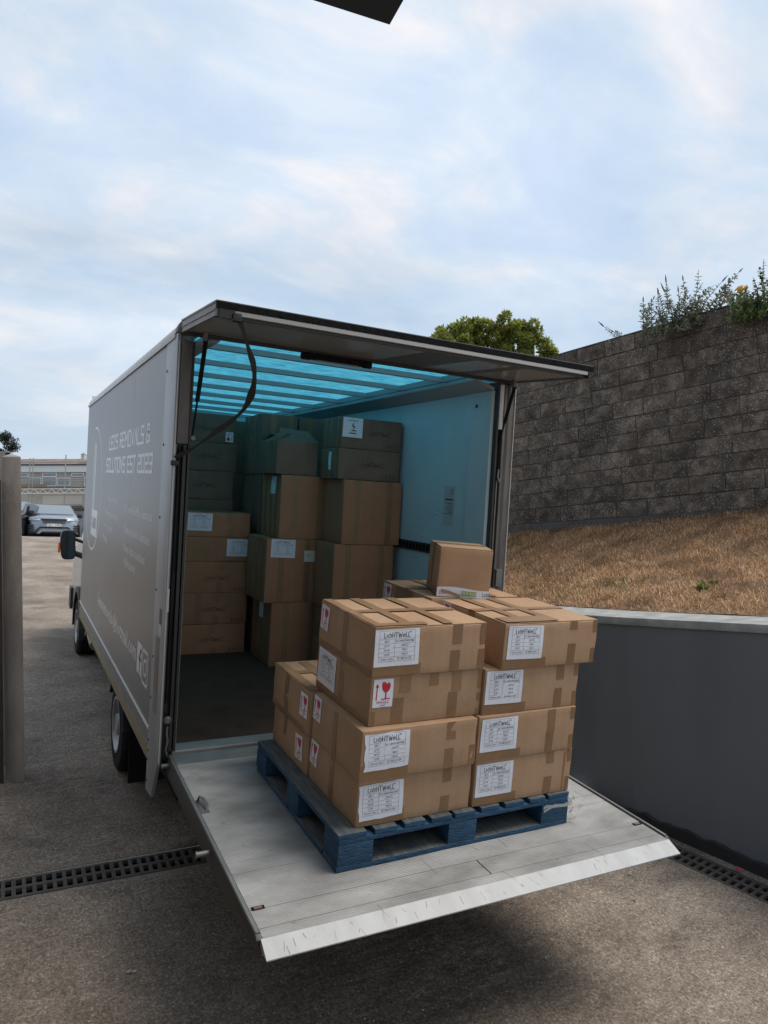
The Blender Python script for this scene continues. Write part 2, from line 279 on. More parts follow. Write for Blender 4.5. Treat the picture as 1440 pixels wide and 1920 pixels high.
# ------------------------------------------------------------------ mesh helpers
class MB:
    """collects vertices and faces of one mesh object"""
    def __init__(s): s.v = []; s.f = []; s.mi = []; s.cur = 0; s.smooth = False
    def add(s, vs, fs, mi=None):
        o = len(s.v); s.v.extend([tuple(p) for p in vs]); s.f.extend([tuple(i + o for i in f) for f in fs]); s.mi.extend([s.cur if mi is None else mi] * len(fs)); return s
    def box(s, x0, x1, y0, y1, z0, z1, mi=None):
        vs = [(x, y, z) for z in (z0, z1) for y in (y0, y1) for x in (x0, x1)]
        return s.add(vs, [(0, 2, 3, 1), (4, 5, 7, 6), (0, 1, 5, 4), (2, 6, 7, 3), (0, 4, 6, 2), (1, 3, 7, 5)], mi)
    def prism(s, prof, axis, a0, a1, mi=None):
        """extrude closed 2D profile along axis; profile coords are the other two axes in order"""
        n = len(prof); vs = []
        for a in (a0, a1):
            for p, q in prof:
                vs.append({'x': (a, p, q), 'y': (p, a, q), 'z': (p, q, a)}[axis])
        fs = [tuple(range(n)), tuple(range(2 * n - 1, n - 1, -1))] + [(i, i + n, (i + 1) % n + n, (i + 1) % n) for i in range(n)]
        return s.add(vs, fs, mi)
    def tube(s, pts, r, seg=8, mi=None, caps=True):
        pts = [Vector(p) for p in pts]; rs = r if hasattr(r, '__len__') else [r] * len(pts); vs = []; n = len(pts)
        for i, p in enumerate(pts):
            d = (pts[min(i + 1, n - 1)] - pts[max(i - 1, 0)]).normalized(); a = Vector((0, 0, 1)) if abs(d.z) < .9 else Vector((1, 0, 0))
            u = d.cross(a).normalized(); w = d.cross(u)
            for k in range(seg):
                t_ = 2 * math.pi * k / seg; vs.append(p + (u * math.cos(t_) + w * math.sin(t_)) * rs[i])
        fs = [(i * seg + k, i * seg + (k + 1) % seg, (i + 1) * seg + (k + 1) % seg, (i + 1) * seg + k) for i in range(n - 1) for k in range(seg)]
        if caps: fs += [tuple(range(seg - 1, -1, -1)), tuple(range((n - 1) * seg, n * seg))]
        return s.add(vs, fs, mi)
    def ribbon(s, pts, side, th=.002, mi=None):
        """flat strap: pts centreline, side = half-width vectors"""
        vs = []; n = len(pts)
        for i, p in enumerate(pts):
            p = Vector(p); w = Vector(side[i] if hasattr(side[0], '__len__') else side); d = (Vector(pts[min(i + 1, n - 1)]) - Vector(pts[max(i - 1, 0)])).normalized(); nn_ = d.cross(w).normalized() * th
            vs += [p - w - nn_, p + w - nn_, p + w + nn_, p - w + nn_]
        fs = [(i * 4 + k, i * 4 + (k + 1) % 4, (i + 1) * 4 + (k + 1) % 4, (i + 1) * 4 + k) for i in range(n - 1) for k in range(4)] + [(3, 2, 1, 0), tuple(range(4 * n - 4, 4 * n))]
        return s.add(vs, fs, mi)
    def lathe(s, prof, c, axis='x', seg=28, mi=None):
        vs = []; n = len(prof)
        for k in range(seg):
            t_ = 2 * math.pi * k / seg
            for (a, r) in prof:
                q = {'x': (a, r * math.cos(t_), r * math.sin(t_)), 'z': (r * math.cos(t_), r * math.sin(t_), a), 'y': (r * math.cos(t_), a, r * math.sin(t_))}[axis]
                vs.append((c[0] + q[0], c[1] + q[1], c[2] + q[2]))
        fs = [(k * n + i, ((k + 1) % seg) * n + i, ((k + 1) % seg) * n + i + 1, k * n + i + 1) for k in range(seg) for i in range(n - 1)]
        return s.add(vs, fs, mi)
    def mesh(s, name, mats, smooth=False, bevel=0., fix=True):
        me = bpy.data.meshes.new(name); me.from_pydata(s.v, [], s.f)
        for m_ in (mats if isinstance(mats, (list, tuple)) else [mats]): me.materials.append(MATS[m_])
        me.polygons.foreach_set('material_index', s.mi)
        if bevel or fix:
            bm = bmesh.new(); bm.from_mesh(me)
            if bevel:
                bmesh.ops.remove_doubles(bm, verts=bm.verts, dist=1e-6)
                es = [e for e in bm.edges if len(e.link_faces) == 2 and e.calc_face_angle(0) > .5]
                bmesh.ops.bevel(bm, geom=es, offset=bevel, segments=2, affect='EDGES', profile=.6, clamp_overlap=True)
            bmesh.ops.recalc_face_normals(bm, faces=bm.faces); bm.to_mesh(me); bm.free()
        if smooth or bevel: me.polygons.foreach_set('use_smooth', [True] * len(me.polygons))
        if smooth and not bevel: me.set_sharp_from_angle(angle=R_(38))
        if bevel: me.set_sharp_from_angle(angle=R_(50))
        me.update(); return me
def link(name, data, parent=None, mw=None):
    o = bpy.data.objects.new(name, data); COL.objects.link(o)
    if parent is not None: o.parent = parent
    if mw is not None:
        o.matrix_basis = mw
    return o
def obj(name, mb, mats, parent=None, mw=None, **kw): return link(name, mb.mesh(name, mats, **kw), parent, mw)
def tag(o, label=None, cat=None, group=None, kind=None):
    if label: o['label'] = label
    if cat: o['category'] = cat
    if group: o['group'] = group
    if kind: o['kind'] = kind
    return o
def empty(name, mw, label, cat, group=None):
    o = link(name, None, None, mw); o.empty_display_size = .1; return tag(o, label, cat, group)
def T(x, y, z): return Matrix.Translation((x, y, z))
def RZ(a): return Matrix.Rotation(a, 4, 'Z')
def at(px, py, depth): return CAM + (CF + CR * ((px - 720) / F_PX) - CU * ((py - 960) / F_PX)) * depth
def copy_tree(o, parent=None):
    c = o.copy(); COL.objects.link(c); c.parent = parent
    for ch in o.children: copy_tree(ch, c)
    return c

# text outlines as flat meshes
_tx = {}
def text2d(s, size=1., bold=False, align='CENTER'):
    k = (s, align, bold)
    if k not in _tx:
        cu = bpy.data.curves.new('t', 'FONT'); cu.body = s; cu.resolution_u = 1; cu.align_x = align; cu.align_y = 'CENTER'; cu.fill_mode = 'FRONT'; cu.offset = .022 if bold else 0.
        ob = bpy.data.objects.new('t', cu); me = bpy.data.meshes.new_from_object(ob)
        _tx[k] = ([(v.co.x, v.co.y) for v in me.vertices], [tuple(p.vertices) for p in me.polygons])
        bpy.data.objects.remove(ob); bpy.data.curves.remove(cu); bpy.data.meshes.remove(me)
    v, f = _tx[k]; return [(x * size, y * size) for x, y in v], f
def strokes2d(lines, w):
    """thick polylines -> 2D quads"""
    V, Fc = [], []
    for ln in lines:
        for i in range(len(ln) - 1):
            a, b_ = Vector(ln[i]), Vector(ln[i + 1]); d = (b_ - a); l_ = d.length
            if l_ < 1e-9: continue
            d /= l_; n_ = Vector((-d.y, d.x)) * w / 2; e = d * w / 2 * .9; o = len(V)
            V += [tuple(a - e - n_), tuple(b_ + e - n_), tuple(b_ + e + n_), tuple(a - e + n_)]; Fc.append((o, o + 1, o + 2, o + 3))
    return V, Fc
def arc(cx_, cy_, r, a0, a1, n=14, ry=None):
    ry = ry or r; return [(cx_ + r * math.cos(R_(a0 + (a1 - a0) * i / n)), cy_ + ry * math.sin(R_(a0 + (a1 - a0) * i / n))) for i in range(n + 1)]
def logo2d(width):
    """the wordmark LI(power)HTWeLL with its small mark; unit height 1 -> scaled"""
    g = []; x = 0
    def put(lines, adv):
        nonlocal x
        g.extend([[(px + x, py) for px, py in ln] for ln in lines]); x += adv
    put([[(0, 1), (0, 0), (.38, 0)]], .58); put([[(0, .72), (0, 0)]], .28)
    put([arc(.36, .40, .34, 125, 415), [(.36, .42), (.36, .95)]], .92)
    put([[(0, 1), (0, 0)], [(.5, 1), (.5, 0)], [(0, .5), (.5, .5)]], .66)
    put([[(0, 1), (.6, 1)], [(.3, 1), (.3, 0)]], .76); put([[(0, 1), (.17, 0), (.36, .72), (.55, 0), (.72, 1)]], .92)
    put([[(0.02, .40), (.52, .40)], arc(.27, .36, .27, 10, 320)], .72)
    put([[(0, 1), (0, 0), (.36, 0)]], .54); put([[(0, 1), (0, 0), (.36, 0)]], .46); put([arc(.0, .98, .09, 0, 360, 8)], .1)
    k = width / x; V, Fc = strokes2d([[(a * k, b_ * k) for a, b_ in ln] for ln in g], .105 * k)
    return [(a - width / 2, b_ - .5 * k) for a, b_ in V], Fc
def rect2d(x0, y0, x1, y1): return [(x0, y0), (x1, y0), (x1, y1), (x0, y1)], [(0, 1, 2, 3)]
def grid2d(x0, y0, x1, y1, nx, ny):
    V = [(x0 + (x1 - x0) * i / nx, y0 + (y1 - y0) * j / ny) for j in range(ny + 1) for i in range(nx + 1)]
    return V, [(j * (nx + 1) + i, j * (nx + 1) + i + 1, (j + 1) * (nx + 1) + i + 1, (j + 1) * (nx + 1) + i) for j in range(ny) for i in range(nx)]

# ------------------------------------------------------------------ setting: ground
SET = []
G = -0.762                                       # ramp surface in the van frame
def wall_x(y): return 3.218 - .2062 * (y + .533)  # foot of the grey wall (van frame)
g = MB()
YS = [-16, -8, -4, -2.5, -1.5, -.6, .225]
def quad(mb, a, b_, c, d): mb.add([a, b_, c, d], [(0, 1, 2, 3)])
def lx(y): return 2.935 - .2062 * (y + .71)
for y0, y1 in zip(YS[:-1], YS[1:]):
    for xs in ([-60, -20, -8, -3, 0, 1.5, None],):
        for xa, xb in zip(xs[:-1], xs[1:]):
            quad(g, (xa, y0, G), ((lx(y0) if xb is None else xb), y0, G), ((lx(y1) if xb is None else xb), y1, G), (xa, y1, G))
    quad(g, (lx(y0) + .215, y0, G), (80, y0, G), (80, y1, G), (lx(y1) + .215, y1, G))
YS = [.435, 1, 2, 3, 4, 6, 9, 13, 18, 21.5, 22.4, 23.3, 24.2, 25.2, 27, 40, 80, 200, 700]
def gz(y):                                       # the ramp eases over into a level yard
    if y < 21.5: return G
    top = M @ Vector((0, 23.4, G))
    # level in the world: z_world const -> z_van falls with y
    lvl = (top.z - y * math.sin(TILT)) / math.cos(TILT)
    if y >= 25.2: return lvl
    k = (y - 21.5) / 3.7; k = k * k * (3 - 2 * k); return G * (1 - k) + lvl * k
XS = [-400, -60, -20, -8, -3, 0, 3, 8, 20, 80, 400]
for y0, y1 in zip(YS[:-1], YS[1:]):
    for xa, xb in zip(XS[:-1], XS[1:]): quad(g, (xa, y0, gz(y0)), (xb, y0, gz(y0)), (xb, y1, gz(y1)), (xa, y1, gz(y1)))
# brushed ridges and stones of the near yard as real relief, a few millimetres high
def vnoise(x, y, seed):
    r_ = np.random.default_rng(seed); tb = r_.random((256, 256)); xi = np.floor(x).astype(int); yi = np.floor(y).astype(int); fx = x - xi; fy = y - yi
    fx = fx * fx * (3 - 2 * fx); fy = fy * fy * (3 - 2 * fy); a_ = tb[xi % 256, yi % 256]; b2_ = tb[(xi + 1) % 256, yi % 256]; c2_ = tb[xi % 256, (yi + 1) % 256]; d2_ = tb[(xi + 1) % 256, (yi + 1) % 256]
    return a_ * (1 - fx) * (1 - fy) + b2_ * fx * (1 - fy) + c2_ * (1 - fx) * fy + d2_ * fx * fy
for (xa, xb, ya, yb) in ((-2.2, 2.84, -2.75, .21), (-2.2, 2.84, .45, 5.6)):
    st_ = .0125; nx_, ny_ = int((xb - xa) / st_), int((yb - ya) / st_); gx, gy = np.meshgrid(np.linspace(xa, xb, nx_ + 1), np.linspace(ya, yb, ny_ + 1))
    wy = gy + .02 * vnoise(gx * 1.3, gy * 1.3, 5)
    h_ = vnoise(gx / .22, wy / .042, 1) * .6 + vnoise(gx / .08, wy / .026, 2) * .38 + vnoise(gx / .026, gy / .022, 3) * .34
    h_ = h_ * (.5 + .9 * vnoise(gx / .5, gy / .4, 4)); e_ = np.minimum.reduce([gx - xa, xb - gx, gy - ya, yb - gy]); h_ = h_ * np.clip(e_ / .03, 0, 1) * .0115 + .0012
    P3 = np.stack([gx, gy, G + h_], -1).reshape(-1, 3); W1_ = nx_ + 1; ii_ = (np.arange(ny_)[:, None] * W1_ + np.arange(nx_)[None, :]).reshape(-1); Q = np.stack([ii_, ii_ + 1, ii_ + W1_ + 1, ii_ + W1_], 1)
    o_ = len(g.v); g.v.extend(map(tuple, P3.tolist())); g.f.extend(map(tuple, (Q + o_).tolist())); g.mi.extend([0] * len(Q))
ground = obj('ground', g, 'yard_concrete', None, M.copy(), fix=False); tag(ground, kind='structure')


def grate_mesh(n=10, pitch=.0492, w=.200):
    b_ = MB(); Lg = n * pitch; t0, t1 = -.02, .003
    b_.box(0, Lg, 0, .022, t0, t1); b_.box(0, Lg, w - .022, w, t0, t1); b_.box(0, Lg, w / 2 - .013, w / 2 + .013, t0, t1)
    for i in range(n + 1):
        x0 = max(0, i * pitch - .010); x1 = min(Lg, i * pitch + .010)
        b_.box(x0, x1, .022, w / 2 - .013, t0, t1 - .0004); b_.box(x0, x1, w / 2 + .013, w - .022, t0, t1 - .0004)
    return b_.mesh('grate', 'grate_iron', bevel=.002)
GR = grate_mesh()
dc = empty('drain_channel', M @ T(0, .230, G), 'rusty slotted drain running across the ramp under the van', 'drain')
b_ = MB(); b_.box(-8.2, 2.74, -.005, .0, -.2, -.001); b_.box(-8.2, 2.74, .2, .205, -.2, -.001); b_.box(-8.2, 2.74, -.005, .205, -.21, -.2)
obj('channel', b_, 'void_dark', dc)
for i in range(22):
    link('grate', GR, dc, T(-8.1 + i * .4925, .0, 0))
dl = Vector((.2019, -.9794, 0)); ang = math.atan2(dl.y, dl.x)
p0 = Vector((lx(.2) + .0, .20, G))
dw = empty('drain_channel', M @ T(p0.x + .205, p0.y, p0.z) @ RZ(ang), 'rusty slotted drain along the foot of the grey wall', 'drain')
b_ = MB(); b_.box(0, 6, -.205, -.2, -.2, -.001); b_.box(0, 6, .0, .005, -.2, -.001); b_.box(0, 6, -.205, .005, -.21, -.2); obj('channel', b_, 'void_dark', dw)
for i in range(12): link('grate', GR, dw, T(i * .4925, -.2, 0))

# ------------------------------------------------------------------ grey retaining wall with concrete cap
def wv_(p): return M @ Vector(p)
pts = []                                         # plan of the wall (world x, y)
for y in (-5, -3.5, -2.5, -1.8, -1.2, -.8, -.43): pts.append((3.218 - .2074 * (y + .43), y))
pts += [(3.17, -.15), (3.16, .2), (3.19, .7), (3.27, 1.3), (3.42, 2.3), (3.62, 3.5), (4.0, 6.0), (4.4, 9.0), (4.6, 12.)]
CAPZ = .615
def offs(P, d):
    out = []
    for i, p in enumerate(P):
        a = Vector(P[max(i - 1, 0)]); b2 = Vector(P[min(i + 1, len(P) - 1)]); t_ = (b2 - a).normalized(); out.append((p[0] + t_.y * d, p[1] - t_.x * d))
    return out
def strip_wall(P, w, z0, z1, name, mat, parent, zf=None, bevel=0.):
    q = offs(P, w); b_ = MB(); n = len(P)
    vs = [(x, y, z0) for x, y in P] + [(x, y, z1) for x, y in P] + [(x, y, z0) for x, y in q] + [(x, y, z1 + (zf or 0)) for x, y in q]
    fs = []
    for i in range(n - 1): fs += [(i, i + 1, n + i + 1, n + i), (2 * n + i + 1, 2 * n + i, 3 * n + i, 3 * n + i + 1), (n + i, n + i + 1, 3 * n + i + 1, 3 * n + i), (i + 1, i, 2 * n + i, 2 * n + i + 1)]
    fs += [(0, n, 3 * n, 2 * n), (n - 1, 3 * n - 1, 4 * n - 1, 2 * n - 1)]
    b_.add(vs, fs); return obj(name, b_, mat, parent, bevel=bevel)
gw = empty('retaining_wall', Matrix(), 'smooth dark grey painted retaining wall with a pale concrete cap below the dry grass bank', 'wall')
o = strip_wall(offs(pts, .012), .3, -2.2, CAPZ - .055, 'wall_face', 'wall_paint', gw)
strip_wall(pts, .40, CAPZ - .055, CAPZ, 'cap', 'cap_concrete', gw, zf=.03, bevel=.006)
# ragged bitumen skirt at the foot
b_ = MB(); n = 0
for i in range(140):
    y = -3.6 + i * .03; x = 3.218 - .2074 * (y + .43) - .012
    zb = (-.762 - 0) / math.cos(TILT) + y * math.tan(TILT)
    zt = zb + .045 + .02 * noise.noise((i * .31, 0, 0)) + .012 * noise.noise((i * 1.7, 3, 0)) + .03 * max(0, 1 - abs(y + .7))
    b_.v += [(x, y, zb - .08), (x - .03 - .008 * random.random(), y, zb - .08), (x - .012, y, zt), (x + .015, y, zt + .004)]
for i in range(139):
    for k in range(3): b_.f.append((i * 4 + k, (i + 1) * 4 + k, (i + 1) * 4 + k + 1, i * 4 + k + 1)); b_.mi.append(0)
obj('skirt', b_, 'bitumen', gw, smooth=True)

# ------------------------------------------------------------------ dry grass bank, block wall, upper ground
BW0 = Vector((6.864, 1.221)); BD = Vector((-.2037, .979)).normalized()   # foot line of the block wall
def bw(s_): p = BW0 + BD * s_; return p
def bankz(u, y):                                 # u 0 at the cap .. 1 at the block wall
    return CAPZ + .03 + (1.665 - .028 * (y - 1.2) - CAPZ - .03) * (u ** 1.15) + .05 * math.sin(u * math.pi) * noise.noise((u * 3, y * .8, 0)) + .02 * noise.noise((u * 9, y * 2.4, 5))
def capback(y):
    for (x0, y0), (x1, y1) in zip(pts[:-1], pts[1:]):
        if y0 <= y <= y1: return x0 + (x1 - x0) * (y - y0) / (y1 - y0) + .37
    return pts[-1][0] + .37
def bwx(y): s_ = (y - BW0.y) / BD.y; return BW0.x + BD.x * s_
b_ = MB(); NU, NV = 24, 90; ys = [-5 + 17 * j / NV for j in range(NV + 1)]
for y in ys:
    for i in range(NU + 1):
        u = i / NU; x = capback(y) + (bwx(y) + .06 - capback(y)) * u; b_.v.append((x, y, bankz(u, y)))
for j in range(NV):
    for i in range(NU): a = j * (NU + 1) + i; b_.f.append((a, a + 1, a + NU + 2, a + NU + 1)); b_.mi.append(0)
tag(obj('grass_bank', b_, 'soil', None, smooth=True), kind='structure')
# dry grass blades (one mass)
def blades(n, seed, ulo=0., uhi=1., ylo=-1.6, yhi=7.5, ln=(.04, .13), w=.0023):
    r = np.random.default_rng(seed); u = r.uniform(ulo, uhi, n); y = r.uniform(ylo, yhi, n)
    P = np.zeros((n, 3)); c0 = np.array([capback(v) for v in y]); c1 = np.array([bwx(v) for v in y]); P[:, 0] = c0 + (c1 - c0) * u; P[:, 1] = y
    P[:, 2] = [bankz(a, b3) for a, b3 in zip(u, y)]
    az = r.uniform(0, 2 * np.pi, n); lean = r.uniform(.7, 1.62, n); l_ = r.uniform(*ln, n)
    cl = np.array([.75 + .5 * noise.noise((a * 2.2, b3 * 2.2, 1)) for a, b3 in P[:, :2]]); l_ *= cl
    D = np.stack([np.cos(az) * np.sin(lean), np.sin(az) * np.sin(lean), np.cos(lean)], 1) * l_[:, None]
    S = np.stack([-np.sin(az), np.cos(az), np.zeros(n)], 1) * w
    mid = P + D * .55 + np.array([0, 0, .18]) * l_[:, None]
    V = np.concatenate([P - S, P + S, mid + S * .8, mid - S * .8, P + D], 1).reshape(-1, 3); V[:, 2] -= .002
    i = np.arange(n)[:, None] * 5; q = (i + np.array([0, 1, 2, 3])).tolist(); t3 = (i + np.array([3, 2, 4])).tolist()
    return V, q + t3
V, Fx = blades(85000, 3); me = bpy.data.meshes.new('dry_grass'); me.from_pydata(V.tolist(), [], Fx); me.materials.append(MATS['dry_grass'])
tag(link('dry_grass', me), 'sunburnt straw coloured grass covering the bank under the block wall', 'grass', kind='stuff')
V, Fx = blades(4200, 11, .06, .5, .8, 5.2, (.04, .09), .003)
keep = []
me = bpy.data.meshes.new('green_grass'); Vk = V.reshape(-1, 5, 3); sel = [i for i in range(len(Vk)) if noise.noise((Vk[i, 0, 0] * 1.3, Vk[i, 0, 1] * 1.3, 7)) > .18]
Vk = Vk[sel].reshape(-1, 3); n = len(sel); ii = np.arange(n)[:, None] * 5
me.from_pydata(Vk.tolist(), [], (ii + np.array([0, 1, 2, 3])).tolist() + (ii + np.array([3, 2, 4])).tolist()); me.materials.append(MATS['leaf_broad'])
tag(link('green_grass', me), 'thin patches of green grass surviving in the dry bank', 'grass', kind='stuff')

# block wall: every block its own piece, mortar core behind
BH, BL = .2245, .4545
wallm = Matrix.Translation((BW0.x, BW0.y, 1.66)) @ RZ(math.atan2(BD.y, BD.x))     # local x along the wall (away), local y to its left = towards the yard
bwall = empty('block_wall', wallm, 'tall weathered dark concrete block wall above the dry grass bank', 'wall')
yv = []
for k in range(7):
    b_ = MB(); r = random.Random(k); e = .006
    x0, x1, z0, z1 = -.221 - r.uniform(0, .003), .221 + r.uniform(0, .003), -.1055, .1055
    nx, nz_ = 6, 3; fv = []
    for j in range(nz_ + 1):
        for i in range(nx + 1):
            ex = .004 * r.uniform(-1, 1) if i in (0, nx) else 0; ez = .003 * r.uniform(-1, 1) if j in (0, nz_) else 0
            fv.append((x0 + (x1 - x0) * i / nx + ex, .0 + r.uniform(-.0025, .0025) - (.004 if (i in (0, nx) or j in (0, nz_)) else 0), z0 + (z1 - z0) * j / nz_ + ez))
    b_.v = fv + [(p[0], -.06, p[2]) for p in fv]; W1 = nx + 1; K = len(fv)
    for j in range(nz_):
        for i in range(nx): b_.f.append((j * W1 + i, j * W1 + i + 1, (j + 1) * W1 + i + 1, (j + 1) * W1 + i))
    for i in range(nx): b_.f.append((i, i + 1, K + i + 1, K + i)); a = nz_ * W1; b_.f.append((a + i, a + i + 1, K + a + i + 1, K + a + i))
    for j in range(nz_): b_.f.append((j * W1, (j + 1) * W1, K + (j + 1) * W1, K + j * W1)); b_.f.append((j * W1 + nx, (j + 1) * W1 + nx, K + (j + 1) * W1 + nx, K + j * W1 + nx))
    b_.mi = [0] * len(b_.f); yv.append(b_.mesh('block', 'block_face'))
S0, S1 = -1.9, 9.6; STEP = .30
cnt = 0
for c in range(-1, 11):
    zc = .03 + c * BH + BH / 2; sx = S0 + (.5 * BL if c % 2 else 0) + .12 * math.sin(c * 2.1)
    while sx < S1:
        if c == 10 and sx < STEP: sx += BL; continue
        if cnt < 300: o = link('block', random.choice(yv), bwall, T(sx, random.uniform(-.004, .004), zc + random.uniform(-.002, .002)) @ Matrix.Rotation(random.uniform(-.006, .006), 4, 'Y')); cnt += 1
        sx += BL
b_ = MB(); b_.box(S0 - .25, S1 + .25, -.26, -.013, -.6, .03 + 10 * BH - .006); b_.box(STEP - .23, S1 + .25, -.26, -.0135, .03 + 10 * BH - .006, .03 + 11 * BH - .006); obj('mortar', b_, 'mortar', bwall)
b_ = MB(); b_.box(S0 - .25, STEP - .25, -.27, .004, .03 + 10 * BH - .004, .03 + 10 * BH + .012); b_.box(STEP - .23, S1 + .25, -.27, .004, .03 + 11 * BH - .004, .03 + 11 * BH + .010); obj('coping', b_, 'mortar', bwall)
# ledge of mortar at the foot
b_ = MB(); b_.box(S0, S1, -.02, .02, -.12, .028); obj('footing', b_, 'mortar', bwall)
# ground held up behind the block wall
b_ = MB()
for j in range(9):
    y0 = -6 + j * 2.; y1 = y0 + 2
    for a, b3 in ((.24, 2), (2, 8), (8, 70)):
        b_.add([(bwx(y0) + a, y0, 3.75), (bwx(y0) + b3, y0, 3.75), (bwx(y1) + b3, y1, 3.75), (bwx(y1) + a, y1, 3.75)], [(0, 1, 2, 3)])
for j in range(9):
    y0 = -6 + j * 2.; y1 = y0 + 2; b_.add([(bwx(y0) + .24, y0, .3), (bwx(y1) + .24, y1, .3), (bwx(y1) + .24, y1, 3.75), (bwx(y0) + .24, y0, 3.75)], [(0, 1, 2, 3)])
tag(obj('upper_ground', b_, 'soil', None), kind='structure')

# ------------------------------------------------------------------ the van (parts in the van frame: x right, y to the cab, z up from the load floor)
W_, H_, L_, XL, XR = 1.952, 2.2, 4.73, -.071, 2.094
van = empty('removals_van', M.copy(), 'grey box van with raised rear door and lowered tail lift, full of cartons', 'van')
def part(name, mb, mats, parent=None, **kw): return obj(name, mb, mats, parent or van, **kw)
# side panels with stepped trim
b_ = MB(); b_.box(XL, -.045, .29, L_, .045, 2.190); side = part('side_panel', b_, 'side_grey')
b_ = MB(); b_.box(2.066, XR, .1, L_, .045, 2.190); part('side_panel', b_, 'side_grey')
b_ = MB(); b_.box(XL - .006, XL + .02, .29, L_, .030, .0448); part('trim', b_, 'white_trim')
b_ = MB(); b_.box(XL - .003, -.04, .29, L_, -.048, .0298); b_.box(2.06, XR + .003, .1, L_, -.048, .0298); part('side_rail', b_, 'rail_grey')
b_ = MB(); b_.box(XL - .001, -.04, .29, L_, -.125, -.0485); part('marker_band', b_, 'rail_yellow')
b_ = MB(); b_.box(XL - .009, -.04, .29, L_, -.054, -.047); b_.box(XL - .007, -.04, .29, L_, -.131, -.1252); part('rail_lip', b_, 'aluminium_dull')
b_ = MB(); b_.box(XL - .0003, XL + .0005, 1.42, 1.422, .05, 2.17); part('panel_seam', b_, 'plate_silver')
# corner plates (long posts that hang down beside the platform)
for sx, xa, xb in ((0, XL - .004, XL + .014), (1, 2.080, 2.098)):
    prof = [(.0, -.07), (.12, -.285), (.288, -.305), (.288, 2.19), (.0, 2.19)]
    b_ = MB(); b_.prism(prof, 'x', xa, xb); cp = part('corner_plate', b_, 'plate_silver', bevel=.0015)
    if sx == 0:
        b_ = MB()
        for z in (2.02, 1.62, 1.22, .82, .45, .22, -.02, -.08, -.13, -.24):
            b_.lathe([(-.0, 0), (-.0, .007), (.003, .008), (.003, 0)], (xa - .003, .255 if z > .2 or z < -.2 else .27, z), 'x', 8)
        obj('bolt', b_, 'frame_dark', cp)
        for z0, z1, mt in ((.66, .74, 'frame_dark'), (.60, .655, 'sticker_pale')):
            b_ = MB(); b_.box(xa - .0015, xa - .0003, .06, .12, z0, z1); obj('sticker', b_, mt, cp)
        b_ = MB()
        for i, (z0, z1, mt) in enumerate(((.48, .58, 1), (.40, .4795, 0), (.30, .3995, 1), (.17, .2995, 2))): b_.box(xa - .0015, xa - .0003, .09, .19, z0, z1, i % 3)
        obj('faded_sticker', b_, ['rail_grey', 'frame_grey', 'sticker_brown'], cp)
# rear pillars: left
b_ = MB(); b_.prism([(-.052, .002), (-.058, -.012), (-.002, -.012), (.004, .002), (.004, .06), (-.052, .06)], 'z', 1.62, 2.155); part('pillar', b_, 'frame_grey', bevel=.003)
b_ = MB(); b_.box(-.0685, -.0645, -.006, .02, -.06, 2.15); part('edge_trim', b_, 'white_trim')
b_ = MB(); b_.box(-.064, -.05, .012, .05, -.06, 1.615); b_.box(-.020, -.004, .0, .05, -.0, 1.615); b_.box(-.052, -.02, .045, .055, -.06, 1.615); b_.box(.003, .014, -.006, .05, .0, 2.15); part('pillar_channel', b_, 'frame_dark')
b_ = MB(); b_.tube([(-.036, .02, 1.6), (-.036, .02, .25)], .007, 8); b_.tube([(-.036, .016, .95), (-.036, .016, .75)], .011, 8); part('lock_rod', b_, 'black_plastic')
b_ = MB(); b_.box(.0145, .0165, -.008, .004, .0, 1.19); part('edge_strip', b_, 'aluminium')
b_ = MB(); b_.box(-.064, -.056, -.008, .01, .74, .86); part('label_strip', b_, 'white_trim')
b_ = MB(); b_.lathe([(-.01, .0), (-.01, .012), (.0, .022), (.012, .022), (.012, .010)], (-.03, .0, .165), 'y', 16)
b_.tube([(-.03, .0, .135), (-.034, -.012, .10), (-.028, -.012, .06), (-.034, -.006, .01), (-.022, -.002, -.03)], .006, 8); part('latch', b_, 'aluminium_dull', smooth=True)
# right pillar
b_ = MB(); b_.box(1.975, 2.008, -.004, .04, 1.90 - .02, 2.17); part('pillar_cover', b_, 'white_trim', bevel=.002)
b_ = MB(); b_.box(1.962, 1.9745, -.006, .05, 0, 2.17); b_.box(1.975, 2.005, .03, .06, 0, 1.875); b_.box(2.0275, 2.0325, -.002, .03, 0, 2.17); part('pillar_channel', b_, 'frame_dark')
b_ = MB(); b_.prism([(2.009, -.008), (2.027, -.010), (2.027, .04), (2.009, .04)], 'z', 0, 2.17); b_.prism([(2.033, .0), (2.05, -.010), (2.086, -.006), (2.092, .04), (2.033, .04)], 'z', 0, 2.17); part('pillar', b_, 'frame_grey', bevel=.002)
b_ = MB(); b_.box(2.0925, 2.0965, -.012, .02, -.06, 2.165); part('edge_trim', b_, 'white_trim')
b_ = MB(); b_.tube([(1.99, .0, 1.55), (1.99, .0, .5)], .006, 8); b_.tube([(1.993, -.01, 1.62), (1.984, -.018, 1.57), (1.992, -.02, 1.54), (2.0, -.01, 1.56)], .006, 8)
b_.box(2.015, 2.06, -.03, .0, .86, .97); part('lock_rod', b_, 'aluminium_dull')
